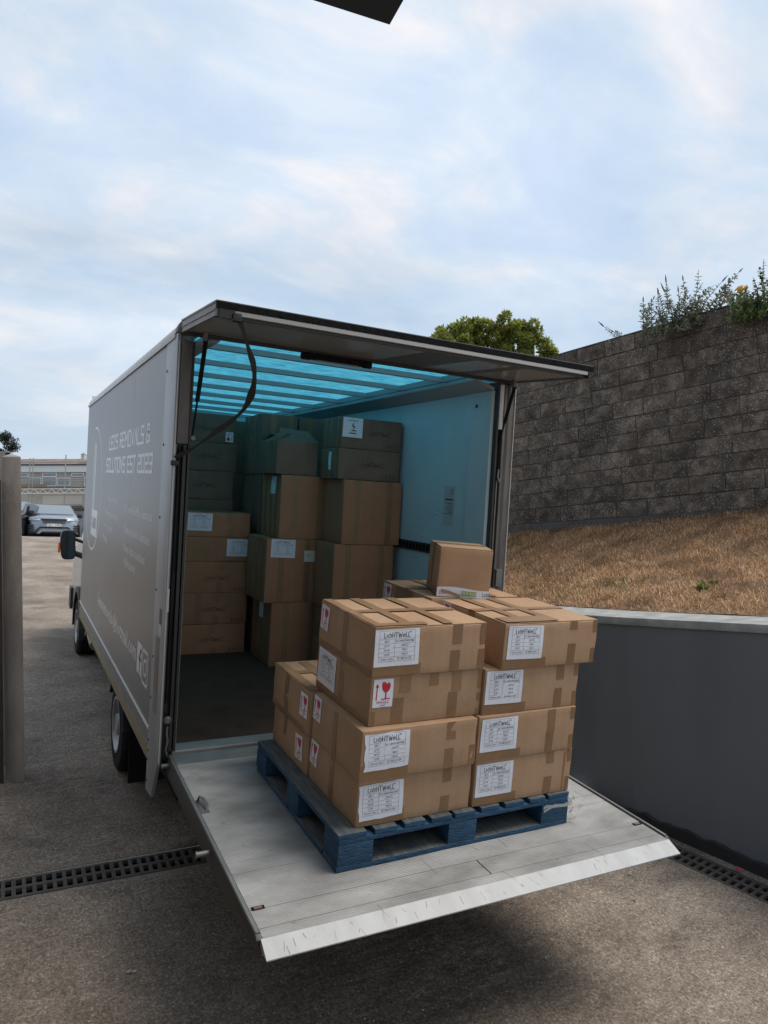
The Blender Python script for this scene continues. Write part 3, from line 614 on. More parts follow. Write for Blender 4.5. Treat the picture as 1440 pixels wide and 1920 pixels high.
# roof coves (quarter round) and end caps
def cove(mir, ya, yb, r0=0.):
    P = []
    for i in range(9):
        a = R_(180 - 90 * i / 8); P.append((XL - .004 + .115 + math.cos(a) * (.115 + r0), 2.192 + math.sin(a) * (.100 + r0)))
    P += [(P[-1][0], 2.192)]
    return [((XR + XL) - p + .0 if mir else p, q) for p, q in P]
for mir in (0, 1):
    b_ = MB(); b_.prism(cove(mir, 0, 0), 'y', .055, L_); part('roof_rail', b_, 'cove_white', smooth=True)
    b_ = MB(); b_.prism(cove(mir, 0, 0, .006), 'y', -.008, .0545); part('corner_cap', b_, 'frame_grey', smooth=True)
b_ = MB(); b_.box(XL - .010, XL - .002, .06, L_, 2.172, 2.194); part('rail_lip', b_, 'cove_white')
# roof sheet, ribs, header
b_ = MB(); V, Fc = grid2d(.042, .06, 1.982, L_, 8, 20); b_.add([(x, y, 2.262 + .012 * math.sin((x - .04) / 1.94 * math.pi)) for x, y in V], Fc); part('roof_sheet', b_, 'roof_sheet', smooth=True)
for i in range(8):
    y = .45 + i * .585; b_ = MB(); b_.prism([(y - .019, 2.212), (y + .019, 2.212), (y + .015, 2.245), (y - .015, 2.245)], 'x', .02, 1.86); part('roof_rib', b_, 'rib_metal')
for xa, xb, xc in ((1.80, 1.952, 1), (.15, 0.0, -1)):
    b_ = MB(); b_.prism([(xa, 2.180), (xa, 2.198), (xb, 2.150), (xb, 2.130)] if xc > 0 else [(xa, 2.180), (xa, 2.198), (xb, 2.150), (xb, 2.130)], 'y', .03, L_); part('cove_lining', b_, 'rib_metal')
    b_ = MB(); b_.box(min(xa, xa + .03 * xc), max(xa, xa + .03 * xc), .03, L_, 2.2105, 2.25); part('roof_rail_inner', b_, 'rib_metal')
b_ = MB(); b_.box(.0, W_, .0, .05, 2.200, 2.262); part('header', b_, 'white_trim')
# interior: right wall, left wall, bulkhead, floor, sill, track
b_ = MB(); b_.box(W_, W_ + .05, .27, L_, 0.0, 2.2); part('wall_lining', b_, 'wall_blue_lit')
b_ = MB(); b_.box(-.04, -.0, .06, L_, 0.0, 2.2); part('wall_lining', b_, 'wall_blue_lit')
b_ = MB(); b_.box(W_ - .012, W_ + .05, .035, .2695, 0, 2.13); cpn = part('corner_lining', b_, 'wall_blue_lit')
b_ = MB(); b_.lathe([(0, 0), (0, .013), (.006, .010), (.006, 0)], (W_ - .018, .20, 2.04), 'x', 12); obj('plug', b_, 'black_plastic', cpn)
b_ = MB(); b_.box(-.04, 2.07, L_, L_ + .03, -.05, 2.3); part('bulkhead', b_, 'wall_blue_lit')
b_ = MB(); b_.box(-.04, 2.03, .10, L_, -.05, 0.0); part('load_floor', b_, 'van_floor')
b_ = MB(); b_.prism([(.0, -.05), (.0, -.008), (.004, -.002), (.098, .003), (.0995, -.05)], 'x', .0, W_ + .02); part('sill', b_, 'aluminium')
b_ = MB(); b_.box(W_ - .010, W_ - .0005, .29, L_ - .02, 1.0, 1.07)
for i in range(86): b_.box(W_ - .0135, W_ - .0102, .31 + i * .051, .335 + i * .051, 1.015, 1.055, 1)
part('lashing_track', b_, ['frame_dark', 'chassis_black'])
b_ = MB(); b_.box(W_ - .002, W_ - .0005, .42, .56, 1.22, 1.50); nt_ = part('notice', b_, 'sticker_pale')
b_ = MB()
for i, z in enumerate((1.40, 1.375, 1.36, 1.345, 1.33, 1.315, 1.30)): b_.box(W_ - .003, W_ - .0022, .44, .54 - .02 * (i % 3), z, z + (.010 if i == 0 else .004))
V, Fc = strokes2d([arc(0, 0, .016, 0, 360)], .004); b_.add([(W_ - .003, .46 + x, 1.46 + y) for x, y in V], Fc); obj('print', b_, 'ink_grey', nt_)
b_ = MB()   # scuffs on the lining
rs = random.Random(4)
for i in range(16):
    y, z = rs.uniform(.5, 1.6), rs.choice([rs.uniform(.1, .95), rs.uniform(1.1, 1.3), rs.uniform(1.6, 1.9)]); l_ = rs.uniform(.02, .12); a = rs.uniform(-.4, .4)
    V, Fc = strokes2d([[(0, 0), (l_ * .5, l_ * .1 * a + .004), (l_, l_ * a)]], .002); b_.add([(W_ - .0015, y + x, z + q) for x, q in V], Fc)
tag(part('scuff', b_, 'ink_grey'), kind='stuff')

# side lettering (flat print on the left panel); u runs towards the rear = -y
XP = XL - .0004
def side_print(name, V, Fc, y0, z0, mat, sy=1., sz=1.):
    b_ = MB(); b_.add([(XP - (.00012 * (i // 4 % 4) if mat == 'lettering_grey' else 0), y0 - x * sy, z0 + z * sz) for i, (x, z) in enumerate(V)], Fc); return obj(name, b_, mat, side)
GL = {  # squared stroke alphabet, unit height, width 0.7
 'L': ([[(0, 1), (0, 0), (.6, 0)]], .78), 'E': ([[(.6, 1), (0, 1), (0, 0), (.6, 0)], [(0, .5), (.5, .5)]], .82), 'O': ([[(0, .08), (0, 1), (.6, 1), (.6, 0), (.08, 0)]], .85),
 "'": ([[(0, 1), (0, .75)]], .2), 'S': ([[(.6, 1), (0, 1), (0, .52), (.6, .48), (.6, 0), (0, 0)]], .82), 'R': ([[(0, 0), (0, 1), (.6, 1), (.6, .5), (.1, .5), (.6, 0)]], .84),
 'M': ([[(0, 0), (0, 1), (.35, .45), (.7, 1), (.7, 0)]], .95), 'V': ([[(0, 1), (.3, 0), (.62, 1)]], .8), 'A': ([[(0, 0), (.32, 1), (.64, 0)]], .84), '&': ([[(.65, 0), (.12, .75), (.12, 1), (.45, 1), (.45, .72), (0, .4), (0, 0), (.4, 0), (.65, .35)]], .85),
 'U': ([[(0, 1), (0, 0), (.6, 0), (.6, 1)]], .85), 'T': ([[(0, 1), (.6, 1)], [(.3, 1), (.3, 0)]], .78), 'I': ([[(0, 1), (0, 0)]], .26), 'N': ([[(0, 0), (0, 1), (.6, 0), (.6, 1)]], .86),
 '2': ([[(0, 1), (.6, 1), (.6, .52), (0, .48), (0, 0), (.6, 0)]], .84), '0': ([[(0, 0), (0, 1), (.6, 1), (.6, 0), (0, 0)]], .85), '3': ([[(0, 1), (.6, 1), (.6, 0), (0, 0)], [(.1, .5), (.6, .5)]], .84), ' ': ([], .5)}
def word(s_, wid, ht, sw=.14):
    ls = []; x = 0
    for ch in s_: g_, ad_ = GL[ch]; ls += [[(a + x, b3) for a, b3 in ln] for ln in g_]; x += ad_
    k = wid / x; V, Fc = strokes2d(ls, sw); return [(a * k, b3 * ht) for a, b3 in V], Fc
V, Fc = word("LEO'S REMOVALS &", 2.05, .105, .17); side_print('lettering', V, Fc, 2.74, 1.655, 'lettering_grey')
V, Fc = word("SOLUTIONS EST 2023", 2.30, .105, .19); side_print('lettering', V, Fc, 2.86, 1.47, 'lettering_grey')
# round logo
V1, F1 = strokes2d([arc(0, 0, .72, 35, 325, 40, .60)], .012)
ls = [arc(0, 0, .70, -150, 95, 36, .60)]
V, Fc = strokes2d(ls, .020); side_print('emblem', V, Fc, 3.86, 1.30, 'lettering_grey')
V, Fc = strokes2d([[(-.02, .42), (-.02, -.33)], [(.10, .42), (.10, -.30)]], .055); side_print('emblem', V, Fc, 3.86, 1.30, 'lettering_grey')
V, Fc = strokes2d([[(-.05, -.24), (.42, -.24)], [(-.05, -.42), (.42, -.42)], [(.39, -.24), (.39, -.42)], [(.0, -.24), (.0, -.42)]], .075); side_print('emblem', V, Fc, 3.86, 1.30, 'lettering_grey')
for tx_, y0, z0, sz_, mt in (("\u2022 Full home & office clearances", .52, 1.205, .075, 'lettering_faint'), ("\u2022 Waste & rubbish clearances", .56, 1.06, .075, 'lettering_faint'), ("\u2022 Green waste clearances", .70, .93, .075, 'lettering_faint'), ("\u2022 Fully insured", 1.05, .83, .075, 'lettering_faint'),
                             ("\u2022 House relocations", 1.95, 1.24, .07, 'lettering_faint'), ("\u2022 Removals & storage", 2.0, 1.12, .07, 'lettering_faint'), ("\u2022 Man and van", 2.3, 1.0, .07, 'lettering_faint'), ("\u2022 Packing", 2.6, .90, .07, 'lettering_faint')):
    V, Fc = text2d(tx_, sz_ * 1.15, True, align='RIGHT'); side_print('lettering', [(x * 1.1, y) for x, y in V], Fc, y0, z0, mt)
V, Fc = text2d("leosremovals@hotmail.com", .155, True, align='RIGHT'); side_print('lettering', [(x * 1.25, y) for x, y in V], Fc, .84, .33, 'lettering_faint')
b_ = MB(); V, Fc = rect2d(0, 0, .17, .19); side_print('social_mark', V, Fc, .80, .235, 'lettering_grey')
V, Fc = strokes2d([[(.105, 0), (.105, .12), (.125, .15), (.15, .15)], [(.07, .095), (.15, .095)]], .024); o = side_print('social_mark', V, Fc, .80, .235, 'side_grey')
for v in o.data.vertices: v.co.x -= .0006
rrx = [(.02, 0), (.16, 0), (.18, .02), (.18, .17), (.16, .19), (.02, .19), (0, .17), (0, .02), (.02, 0)]
V, Fc = strokes2d([rrx, arc(.09, .095, .045, 0, 360), [(.14, .15), (.145, .15)]], .018); side_print('social_mark', V, Fc, .60, .225, 'lettering_grey')

# raised rear door
D0, D1, DZ = -.715, -.012, 2.200
door = MB(); door.box(-.05, 2.07, D0 + .03, D1, DZ - .002, DZ + .035); door = part('rear_door', door, 'door_panel'); door.matrix_basis = T(0, -.012, DZ) @ Matrix.Rotation(.065, 4, 'X') @ T(0, .012, -DZ)
b_ = MB()
for xa, xb in ((-.064, -.0505), (2.0705, 2.084)):
    b_.box(xa, xb, D0, D1 - .01, DZ - .012, DZ + .052); b_.box(xa - .004, xb + .004, D0, D1 - .01, DZ + .044, DZ + .0525)
    b_.box(xa - .005 if xa < 0 else xb - .006, xa + .006 if xa < 0 else xb + .005, D0, D1 - .02, DZ + .012, DZ + .018)
    obj('door_frame', b_, 'aluminium_dull', door); b_ = MB()
b_ = MB(); b_.box(-.060, 2.080, D0 - .014, D0 - .002, DZ + .022, DZ + .050); obj('door_seal', b_, 'rubber', door)
b_ = MB(); b_.box(-.062, 2.082, D0 - .002, D0 + .0295, DZ + .0505, DZ + .056); obj('door_lip', b_, 'aluminium_dull', door)
b_ = MB(); b_.box(.02, 2.045, D0 - .008, D0 + .012, DZ + .0005, DZ + .0205); obj('door_rail', b_, 'white_trim', door, bevel=.003)
b_ = MB(); b_.box(-.060, 2.080, D0 + .0125, D0 + .0295, DZ - .014, DZ + .0215); b_.box(-.05, .019, D0 - .012, D0 + .012, DZ - .018, DZ + .021); b_.box(2.046, 2.075, D0 - .012, D0 + .012, DZ - .018, DZ + .021); obj('door_edge', b_, 'frame_dark', door)
b_ = MB(); b_.box(-.05, 2.07, D1 - .022, D1, DZ - .022, DZ - .0025); obj('hinge_bar', b_, 'frame_dark', door)
b_ = MB()
for i, (x0, x1) in enumerate(((1.05, 1.36), (1.62, 1.70))): b_.box(x0, x1, -.68, -.05, DZ - .0032, DZ - .0022)
obj('patch', b_, 'frame_grey', door)
b_ = MB(); b_.box(.62, 1.0, -.035, -.005, DZ - .052, DZ - .016, 0)
for x in (.62, 1.0): b_.lathe([(-.028, 0), (-.024, .022), (.024, .022), (.028, 0)], (x, -.02, DZ - .036), 'x', 14)
b_.box(.68, .94, -.030, -.010, DZ - .056, DZ - .0525, 1); part('lamp_bar', b_, ['rubber', 'rib_metal'], smooth=True)
b_ = MB()
for x in (.035, 2.0): b_.box(x - .004, x + .014, -.115, -.085, DZ - .055, DZ - .0105)
part('strut_bracket', b_, 'aluminium_dull')
for x, pA, pB in ((0, (.045, -.10, 2.15), (.020, -.005, 1.655)), (1, (2.012, -.10, 2.145), (1.985, -.004, 1.78))):
    a, c = Vector(pA), Vector(pB); b_ = MB(); b_.tube([a, a.lerp(c, .62)], .0115, 10); b_.tube([a.lerp(c, .62), c], .0055, 8); b_.lathe([(-.01, 0), (-.01, .011), (.01, .011), (.01, 0)], pA, 'x', 10); part('gas_strut', b_, 'rubber')
b_ = MB(); b_.lathe([(-.006, 0), (-.006, .011), (.0, .015), (.006, .011), (.006, 0)], (.024, -.012, 1.652), 'y', 14); part('strut_mount', b_, 'aluminium_dull')
# pull-down strap
def bez(P, n=16):
    out = []; P = [Vector(p) for p in P]; m_ = len(P)
    for i in range(m_ - 1):
        p0_, p1, p2, p3 = P[max(i - 1, 0)], P[i], P[i + 1], P[min(i + 2, m_ - 1)]
        for k in range(n):
            t_ = k / n; out.append(.5 * ((2 * p1) + (-p0_ + p2) * t_ + (2 * p0_ - 5 * p1 + 4 * p2 - p3) * t_ * t_ + (-p0_ + 3 * p1 - 3 * p2 + p3) * t_ ** 3))
    out.append(P[-1]); return out
def van_at(px, py, y):                           # point on the plane y = const of the van frame
    Mi = M.inverted(); c = Mi @ CAM; d = Mi.to_3x3() @ (CF + CR * ((px - 720) / F_PX) - CU * ((py - 960) / F_PX)); return c + d * ((y - c.y) / d.y)
sp_ = bez([van_at(446, 592, -.70), van_at(462, 640, -.62), van_at(476, 690, -.5), van_at(474, 730, -.38), van_at(455, 770, -.25), van_at(410, 806, -.14), van_at(365, 838, -.05), van_at(330, 858, -.015)])
sw_ = [(.019 * (1 - .4 * abs(math.sin(i * .12))), .010 * math.sin(i * .07), .003 * math.cos(i * .2)) for i in range(len(sp_))]
b_ = MB(); b_.ribbon(sp_, sw_, .0012); part('pull_strap', b_, 'strap')
for bb_ in ((-.085, -.045, -.03, .0, 1.505, 1.53), (.008, .048, -.735, -.70, 2.128, 2.163)): b_ = MB(); b_.box(*bb_); part('strap_anchor', b_, 'black_plastic', bevel=.004)

# tail lift platform
PT, PZ = .0447, -.021
MP = T(0, 0, PZ) @ Matrix.Rotation(PT, 4, 'X')   # platform frame: y negative towards its free edge
lift = link('tail_lift', None, van, MP)
PX0, PX1 = -.002, 1.935
edges_ = [-.002, -.125, -.32, -.55, -.80, -1.09, -1.17, -1.405, -1.512, -1.562]
for i, (ya, yb) in enumerate(zip(edges_[:-1], edges_[1:])):
    ya, yb = -ya + .0012, -yb - .0012; prof = []
    if i == 0: prof = [(-ya, -.028), (-ya, 0), (-yb, 0), (-yb, -.028)]
    else:
        n = max(2, int(round((yb - ya) / .0095))); st_ = (yb - ya) / n; prof = [(-ya, -.028)]
        for k in range(n):
            y = ya + k * st_; prof += [(-(y), -.0012), (-(y + st_ * .18), .0004), (-(y + st_ * .55), .0004), (-(y + st_ * .72), -.0012)]
        prof += [(-yb, -.0012), (-yb, -.028)]
    b_ = MB()
    if i in (7,):
        b_.prism(prof, 'x', PX0, .972); b_.prism(prof, 'x', .978, PX1)
    else: b_.prism(prof, 'x', PX0, PX1)
    obj('deck_plank', b_, 'aluminium', lift)
b_ = MB(); b_.prism([(-1.5632, -.0285), (-1.5632, .0), (-1.566, .0), (-1.634, -.030), (-1.634, -.0345), (-1.60, -.034)], 'x', PX0 - .008, PX1 + .004); lip = obj('ramp_lip', b_, 'lip_paint', lift)
b_ = MB(); rs = random.Random(9)
for i in range(30):
    x = rs.uniform(.02, 1.9); s0 = rs.uniform(.05, .7); l_ = rs.uniform(.1, .5); dx = rs.uniform(-.012, .02)
    for q in range(1): 
        y0_, y1_ = -1.566 - .068 * s0, -1.566 - .068 * min(1, s0 + l_); z0_, z1_ = -.030 * s0 + .0006, -.030 * min(1, s0 + l_) + .0006; w = rs.uniform(.0004, .0010)
        b_.add([(x - w, y0_, z0_), (x + w, y0_, z0_), (x + w + dx, y1_, z1_), (x - w + dx, y1_, z1_)], [(0, 1, 2, 3)])
tag(obj('scratch', b_, 'scratch', lift), kind='stuff')
for xa, xb in ((PX0 - .022, PX0 - .0005), (PX1 + .0005, PX1 + .020)):
    b_ = MB(); b_.prism([(-.0, -.10), (-.0, .006), (-1.545, .006), (-1.562, -.006), (-1.562, -.045), (-1.25, -.085)], 'x', xa, xb); obj('side_rail', b_, 'frame_dark', lift, bevel=.002)
    b_ = MB(); b_.box(xa + .004, xb - .004, -1.54, -.02, .0065, .0085); obj('rail_edge', b_, 'aluminium_dull', lift)
b_ = MB()
for y in (-.3, -.8, -1.3): b_.box(PX0 + .02, PX1 - .02, y - .03, y + .03, -.09, -.029)
for x in (.02, .5, .95, 1.4, 1.9): b_.box(x - .015, x + .015, -1.5, -.05, -.075, -.0285)
obj('underframe', b_, 'chassis_black', lift)
b_ = MB(); b_.tube([(PX0 - .02, -.93, -.035), (PX0 - .075, -.93, -.035)], .012, 12); b_.tube([(PX0 - .075, -.93, -.035), (PX0 - .08, -.93, -.035)], .015, 12); b_.tube([(PX0 - .02, -.06, -.03), (PX0 - .06, -.06, -.03)], .012, 12); obj('pivot_pin', b_, 'aluminium_dull', lift, smooth=True)
b_ = MB(); b_.tube([(PX0 + .012, -.55, -.0), (PX0 + .016, -.56, .028), (PX0 + .03, -.60, .034), (PX0 + .034, -.64, .024), (PX0 + .026, -.66, .0)], .006, 8); b_.box(PX0 + .005, PX0 + .04, -.67, -.54, .0006, .004); obj('lashing_ring', b_, 'aluminium_dull', lift, smooth=True)
for x, y in ((.031, -1.402), (1.905, -1.407)):
    b_ = MB(); b_.box(x - .024, x + .024, y - .010, y + .010, .0006, .0022, 0); b_.box(x - .015, x + .015, y - .006, y + .006, .0024, .0034, 1); obj('foot_switch', b_, ['chassis_black', 'sticker_brown'], lift)
b_ = MB()   # dirt flecks and scrapes on the deck
for i in range(60):
    x, y = rs.uniform(.03, 1.9), rs.uniform(-1.55, -.15); w = rs.uniform(.001, .0035); l_ = rs.uniform(.002, .012) if i > 18 else rs.uniform(.03, .14); a = rs.uniform(-.5, .5) if i > 18 else rs.uniform(-1.9, -1.2)
    V, Fc = strokes2d([[(x, y), (x + l_ * math.cos(a), y + l_ * math.sin(a))]], w if i > 18 else .0012); b_.add([(p, q, .0008) for p, q in V], Fc)
tag(obj('dirt', b_, 'scratch', lift), kind='stuff')
# hinge gear, arms, bumper beam, chassis
b_ = MB()
for x in (.35, 1.6): b_.prism([(-1.0, -.10), (-.95, -.16), (.05, -.38), (.25, -.30), (.1, -.22), (-.8, -.09)], 'x', x, x + .05); b_.tube([(x + .09, -.55, -.13), (x + .09, .2, -.36)], .03, 10)
part('lift_arm', b_, 'chassis_black')
b_ = MB(); b_.box(.22, 1.75, .02, .14, -.46, -.32); b_.box(.0, 1.95, .0, .10, -.14, -.0505); b_.box(.08, 1.87, .2, 1.2, -.36, -.30); part('bumper_beam', b_, 'chassis_black')
b_ = MB()
for x in (.52, 1.36): b_.box(x, x + .07, .1, 6.4, -.28, -.10)
for y in (.6, 1.4, 2.2, 3.0, 3.8, 4.5): b_.box(-.04, 2.06, y, y + .06, -.10, -.051)
b_.box(.15, .5, 2.6, 3.6, -.45, -.14); b_.box(1.5, 1.9, 2.8, 3.4, -.42, -.14); b_.tube([(1.0, 1.85, -.38), (1.0, 4.6, -.32)], .04, 10); b_.box(.3, 1.7, 1.74, 1.86, -.45, -.30)
part('chassis', b_, 'chassis_black')
b_ = MB(); b_.tube([(.05, 4.15, -.34), (.05, 4.5, -.30)], .06, 14); part('exhaust_box', b_, 'aluminium_dull', smooth=True)
def wheel(x, y, z, out, r=.34, w=.2, rim=.2, name='wheel'):
    b_ = MB(); s_ = out
    tp = [(-w / 2, rim), (-w / 2, r - .03), (-w / 2 + .02, r - .005), (-w / 2 + .035, r)]
    n = 4
    for k in range(n): a = -w / 2 + .035 + (w - .07) * k / n; bb = (w - .07) / n; tp += [(a + bb * .7, r), (a + bb * .72, r - .012), (a + bb * .98, r - .012), (a + bb, r)]
    tp += [(w / 2 - .02, r - .005), (w / 2, r - .03), (w / 2, rim)]
    b_.lathe(tp, (x, y, z), 'x', 40); wh = part(name, b_, 'rubber', smooth=True)
    b_ = MB(); rp = [(s_ * w / 2, rim + .001), (s_ * (w / 2 + .004), rim + .006), (s_ * (w / 2 + .004), rim - .012), (s_ * (w / 2 - .03), rim - .022), (s_ * (w / 2 - .07), rim - .05), (s_ * (w / 2 - .06), .09), (s_ * (w / 2 - .0), .075), (s_ * (w / 2), 0)]
    b_.lathe(rp, (x, y, z), 'x', 32)
    for k in range(6): a = k * math.pi / 3; b_.lathe([(s_ * (w / 2 - .06), 0), (s_ * (w / 2 - .06), .012), (s_ * (w / 2 - .035), .012), (s_ * (w / 2 - .035), 0)], (x, y + .11 * math.cos(a), z + .11 * math.sin(a)), 'x', 6)
    obj('rim', b_, 'wheel_rim', wh, smooth=True); return wh
WZ = G + .34
wheel(.065, 1.80, WZ, -1); wheel(.30, 1.80, WZ, -1); wheel(1.96, 1.80, WZ, 1); wheel(1.72, 1.80, WZ, 1)
wheel(.09, 5.62, WZ, -1, w=.22); wheel(1.94, 5.62, WZ, 1, w=.22)
for xa, xb in ((-.045, .40), (1.62, 2.06)):   # mudguards
    P = [(1.80 + .40 * math.cos(R_(a)), WZ + .40 * math.sin(R_(a))) for a in range(20, 171, 15)]; Q = [(1.80 + .41 * math.cos(R_(a)), WZ + .41 * math.sin(R_(a))) for a in range(170, 19, -15)]
    b_ = MB(); b_.prism(P + Q, 'x', xa, xb); part('mudguard', b_, 'black_plastic', smooth=True)
b_ = MB(); b_.box(-.02, .42, 1.25, 1.262, -.66, -.13); mf = part('mudflap', b_, 'rubber')
V, Fc = text2d("Arnold", .085); b_ = MB(); b_.add([(.2 + x, 1.2485, -.40 + z) for x, z in V], Fc); V, Fc = text2d("Trailers", .035); b_.add([(.2 + x, 1.2485, -.46 + z) for x, z in V], Fc); obj('lettering', b_, 'lettering_grey', mf)
b_ = MB(); b_.box(1.6, 2.04, 1.25, 1.262, -.66, -.13); part('mudflap', b_, 'rubber')
b_ = MB(); b_.box(.10, .30, -.0, .03, -.30, -.22); part('tail_lamp', b_, 'red_lens')
b_ = MB(); b_.box(1.68, 1.9, -.0, .03, -.30, -.22); part('tail_lamp', b_, 'red_lens')

# cab
cab = MB()
prof = [(4.80, -.30), (4.80, 1.32), (5.0, 1.42), (5.55, 1.40), (6.10, .95), (6.45, .55), (7.05, .36), (7.18, .20), (7.22, -.30), (7.10, -.46), (6.05, -.46)] + [(5.62 + .42 * math.cos(R_(a)), WZ + .42 * math.sin(R_(a))) for a in range(0, 181, 20)] + [(5.1, -.42)]
rings = []; n = len(prof)
for k, (x, ins) in enumerate(((.02, .0), (.0, .0), (.03, 1.), (1.97, 1.), (2.0, 0.), (1.98, .0))): pass
def cabx(z, side): t_ = max(0, (z - .35) / 1.1); ins = .03 + .16 * t_ ** 1.2; return (ins if side < 0 else 2.02 - ins)
vs = [(cabx(z, -1), y, z) for y, z in prof] + [(cabx(z, 1), y, z) for y, z in prof]
cab.add(vs, [tuple(range(n)), tuple(range(2 * n - 1, n - 1, -1))] + [(i, (i + 1) % n, (i + 1) % n + n, i + n) for i in range(n)]); cab = part('cab', cab, 'cab_silver', bevel=.012)
for s_ in (-1, 1):
    e = -.006 if s_ < 0 else .006
    P = [(5.02, .45), (5.02, 1.18), (5.55, 1.18), (5.98, .80), (6.0, .45)]; b_ = MB(); b_.add([(cabx(z, s_) + e, y, z) for y, z in P], [tuple(range(5))]); obj('side_window', b_, 'glass_dark', cab)
    b_ = MB(); b_.add([(cabx(z, s_) + e * .6, y, z) for y, z in [(4.93, -.25), (4.945, -.25), (4.945, 1.25), (4.93, 1.25)]], [(0, 1, 2, 3)]); b_.add([(cabx(z, s_) + e * .6, y, z) for y, z in [(6.02, -.1), (6.035, -.1), (6.035, .75), (6.02, .75)]], [(0, 1, 2, 3)]); obj('door_gap', b_, 'black_plastic', cab)
    P = [(5.62 + .425 * math.cos(R_(a)), WZ + .425 * math.sin(R_(a))) for a in range(-8, 189, 14)]; Q = [(5.62 + .49 * math.cos(R_(a)), WZ + .49 * math.sin(R_(a))) for a in range(188, -9, -14)]
    b_ = MB(); x = -.035 if s_ < 0 else 1.99; b_.prism(P + Q, 'x', x, x + .07); obj('arch_trim', b_, 'black_plastic', cab, smooth=True)
b_ = MB(); b_.add([(.24, 5.60, 1.37), (1.78, 5.60, 1.37), (1.93, 6.38, .63), (.09, 6.38, .63)], [(0, 1, 2, 3)]); b_.v = [(x, y + .01, z + .02) for x, y, z in b_.v]; obj('windscreen', b_, 'glass_dark', cab)
b_ = MB(); b_.box(.45, 1.57, 7.19, 7.235, .0, .22); b_.box(.0, 2.02, 7.0, 7.25, -.44, -.15); obj('grille', b_, 'black_plastic', cab)
for x in (.08, 1.64): b_ = MB(); b_.box(x, x + .3, 7.08, 7.215, .05, .28); obj('headlight', b_, 'lamp_glass', cab)
for s_ in (-1, 1):                               # door mirrors
    x0 = -.222 if s_ < 0 else 2.24; d = 1 if s_ < 0 else -1; P = []
    for k in range(20):
        a = 2 * math.pi * k / 20; c_, sn = math.cos(a), math.sin(a); P.append((x0 + d * (.088 + .088 * math.copysign(abs(c_) ** .45, c_)) + d * .012 * (1 if sn < 0 else 0), .54 + .185 * math.copysign(abs(sn) ** .5, sn)))
    b_ = MB(); b_.prism(P, 'y', 5.98, 6.10); mr_ = part('door_mirror', b_, 'black_plastic', bevel=.010)
    b_ = MB(); Pc = [((x - x0) * .86 + x0 + d * .014, (z - .54) * .90 + .54) for x, z in P]; b_.add([(x, 5.975, z) for x, z in Pc], [tuple(range(20))]); obj('mirror_glass', b_, 'glass_dark', mr_)
    b_ = MB(); b_.prism([(5.99, .44), (5.99, .57), (6.06, .55), (6.06, .46)], 'x', *sorted((x0 - d * .022, x0 + d * .002))); obj('indicator', b_, 'amber', mr_, bevel=.004)
    b_ = MB(); b_.tube([(x0 + d * .15, 6.05, .44), (x0 + d * .26, 6.02, .40), (x0 + d * .34, 6.0, .36)], .035, 10); b_.tube([(x0 + d * .15, 6.05, .62), (x0 + d * .30, 6.02, .56)], .02, 10); obj('mirror_arm', b_, 'black_plastic', mr_, smooth=True)

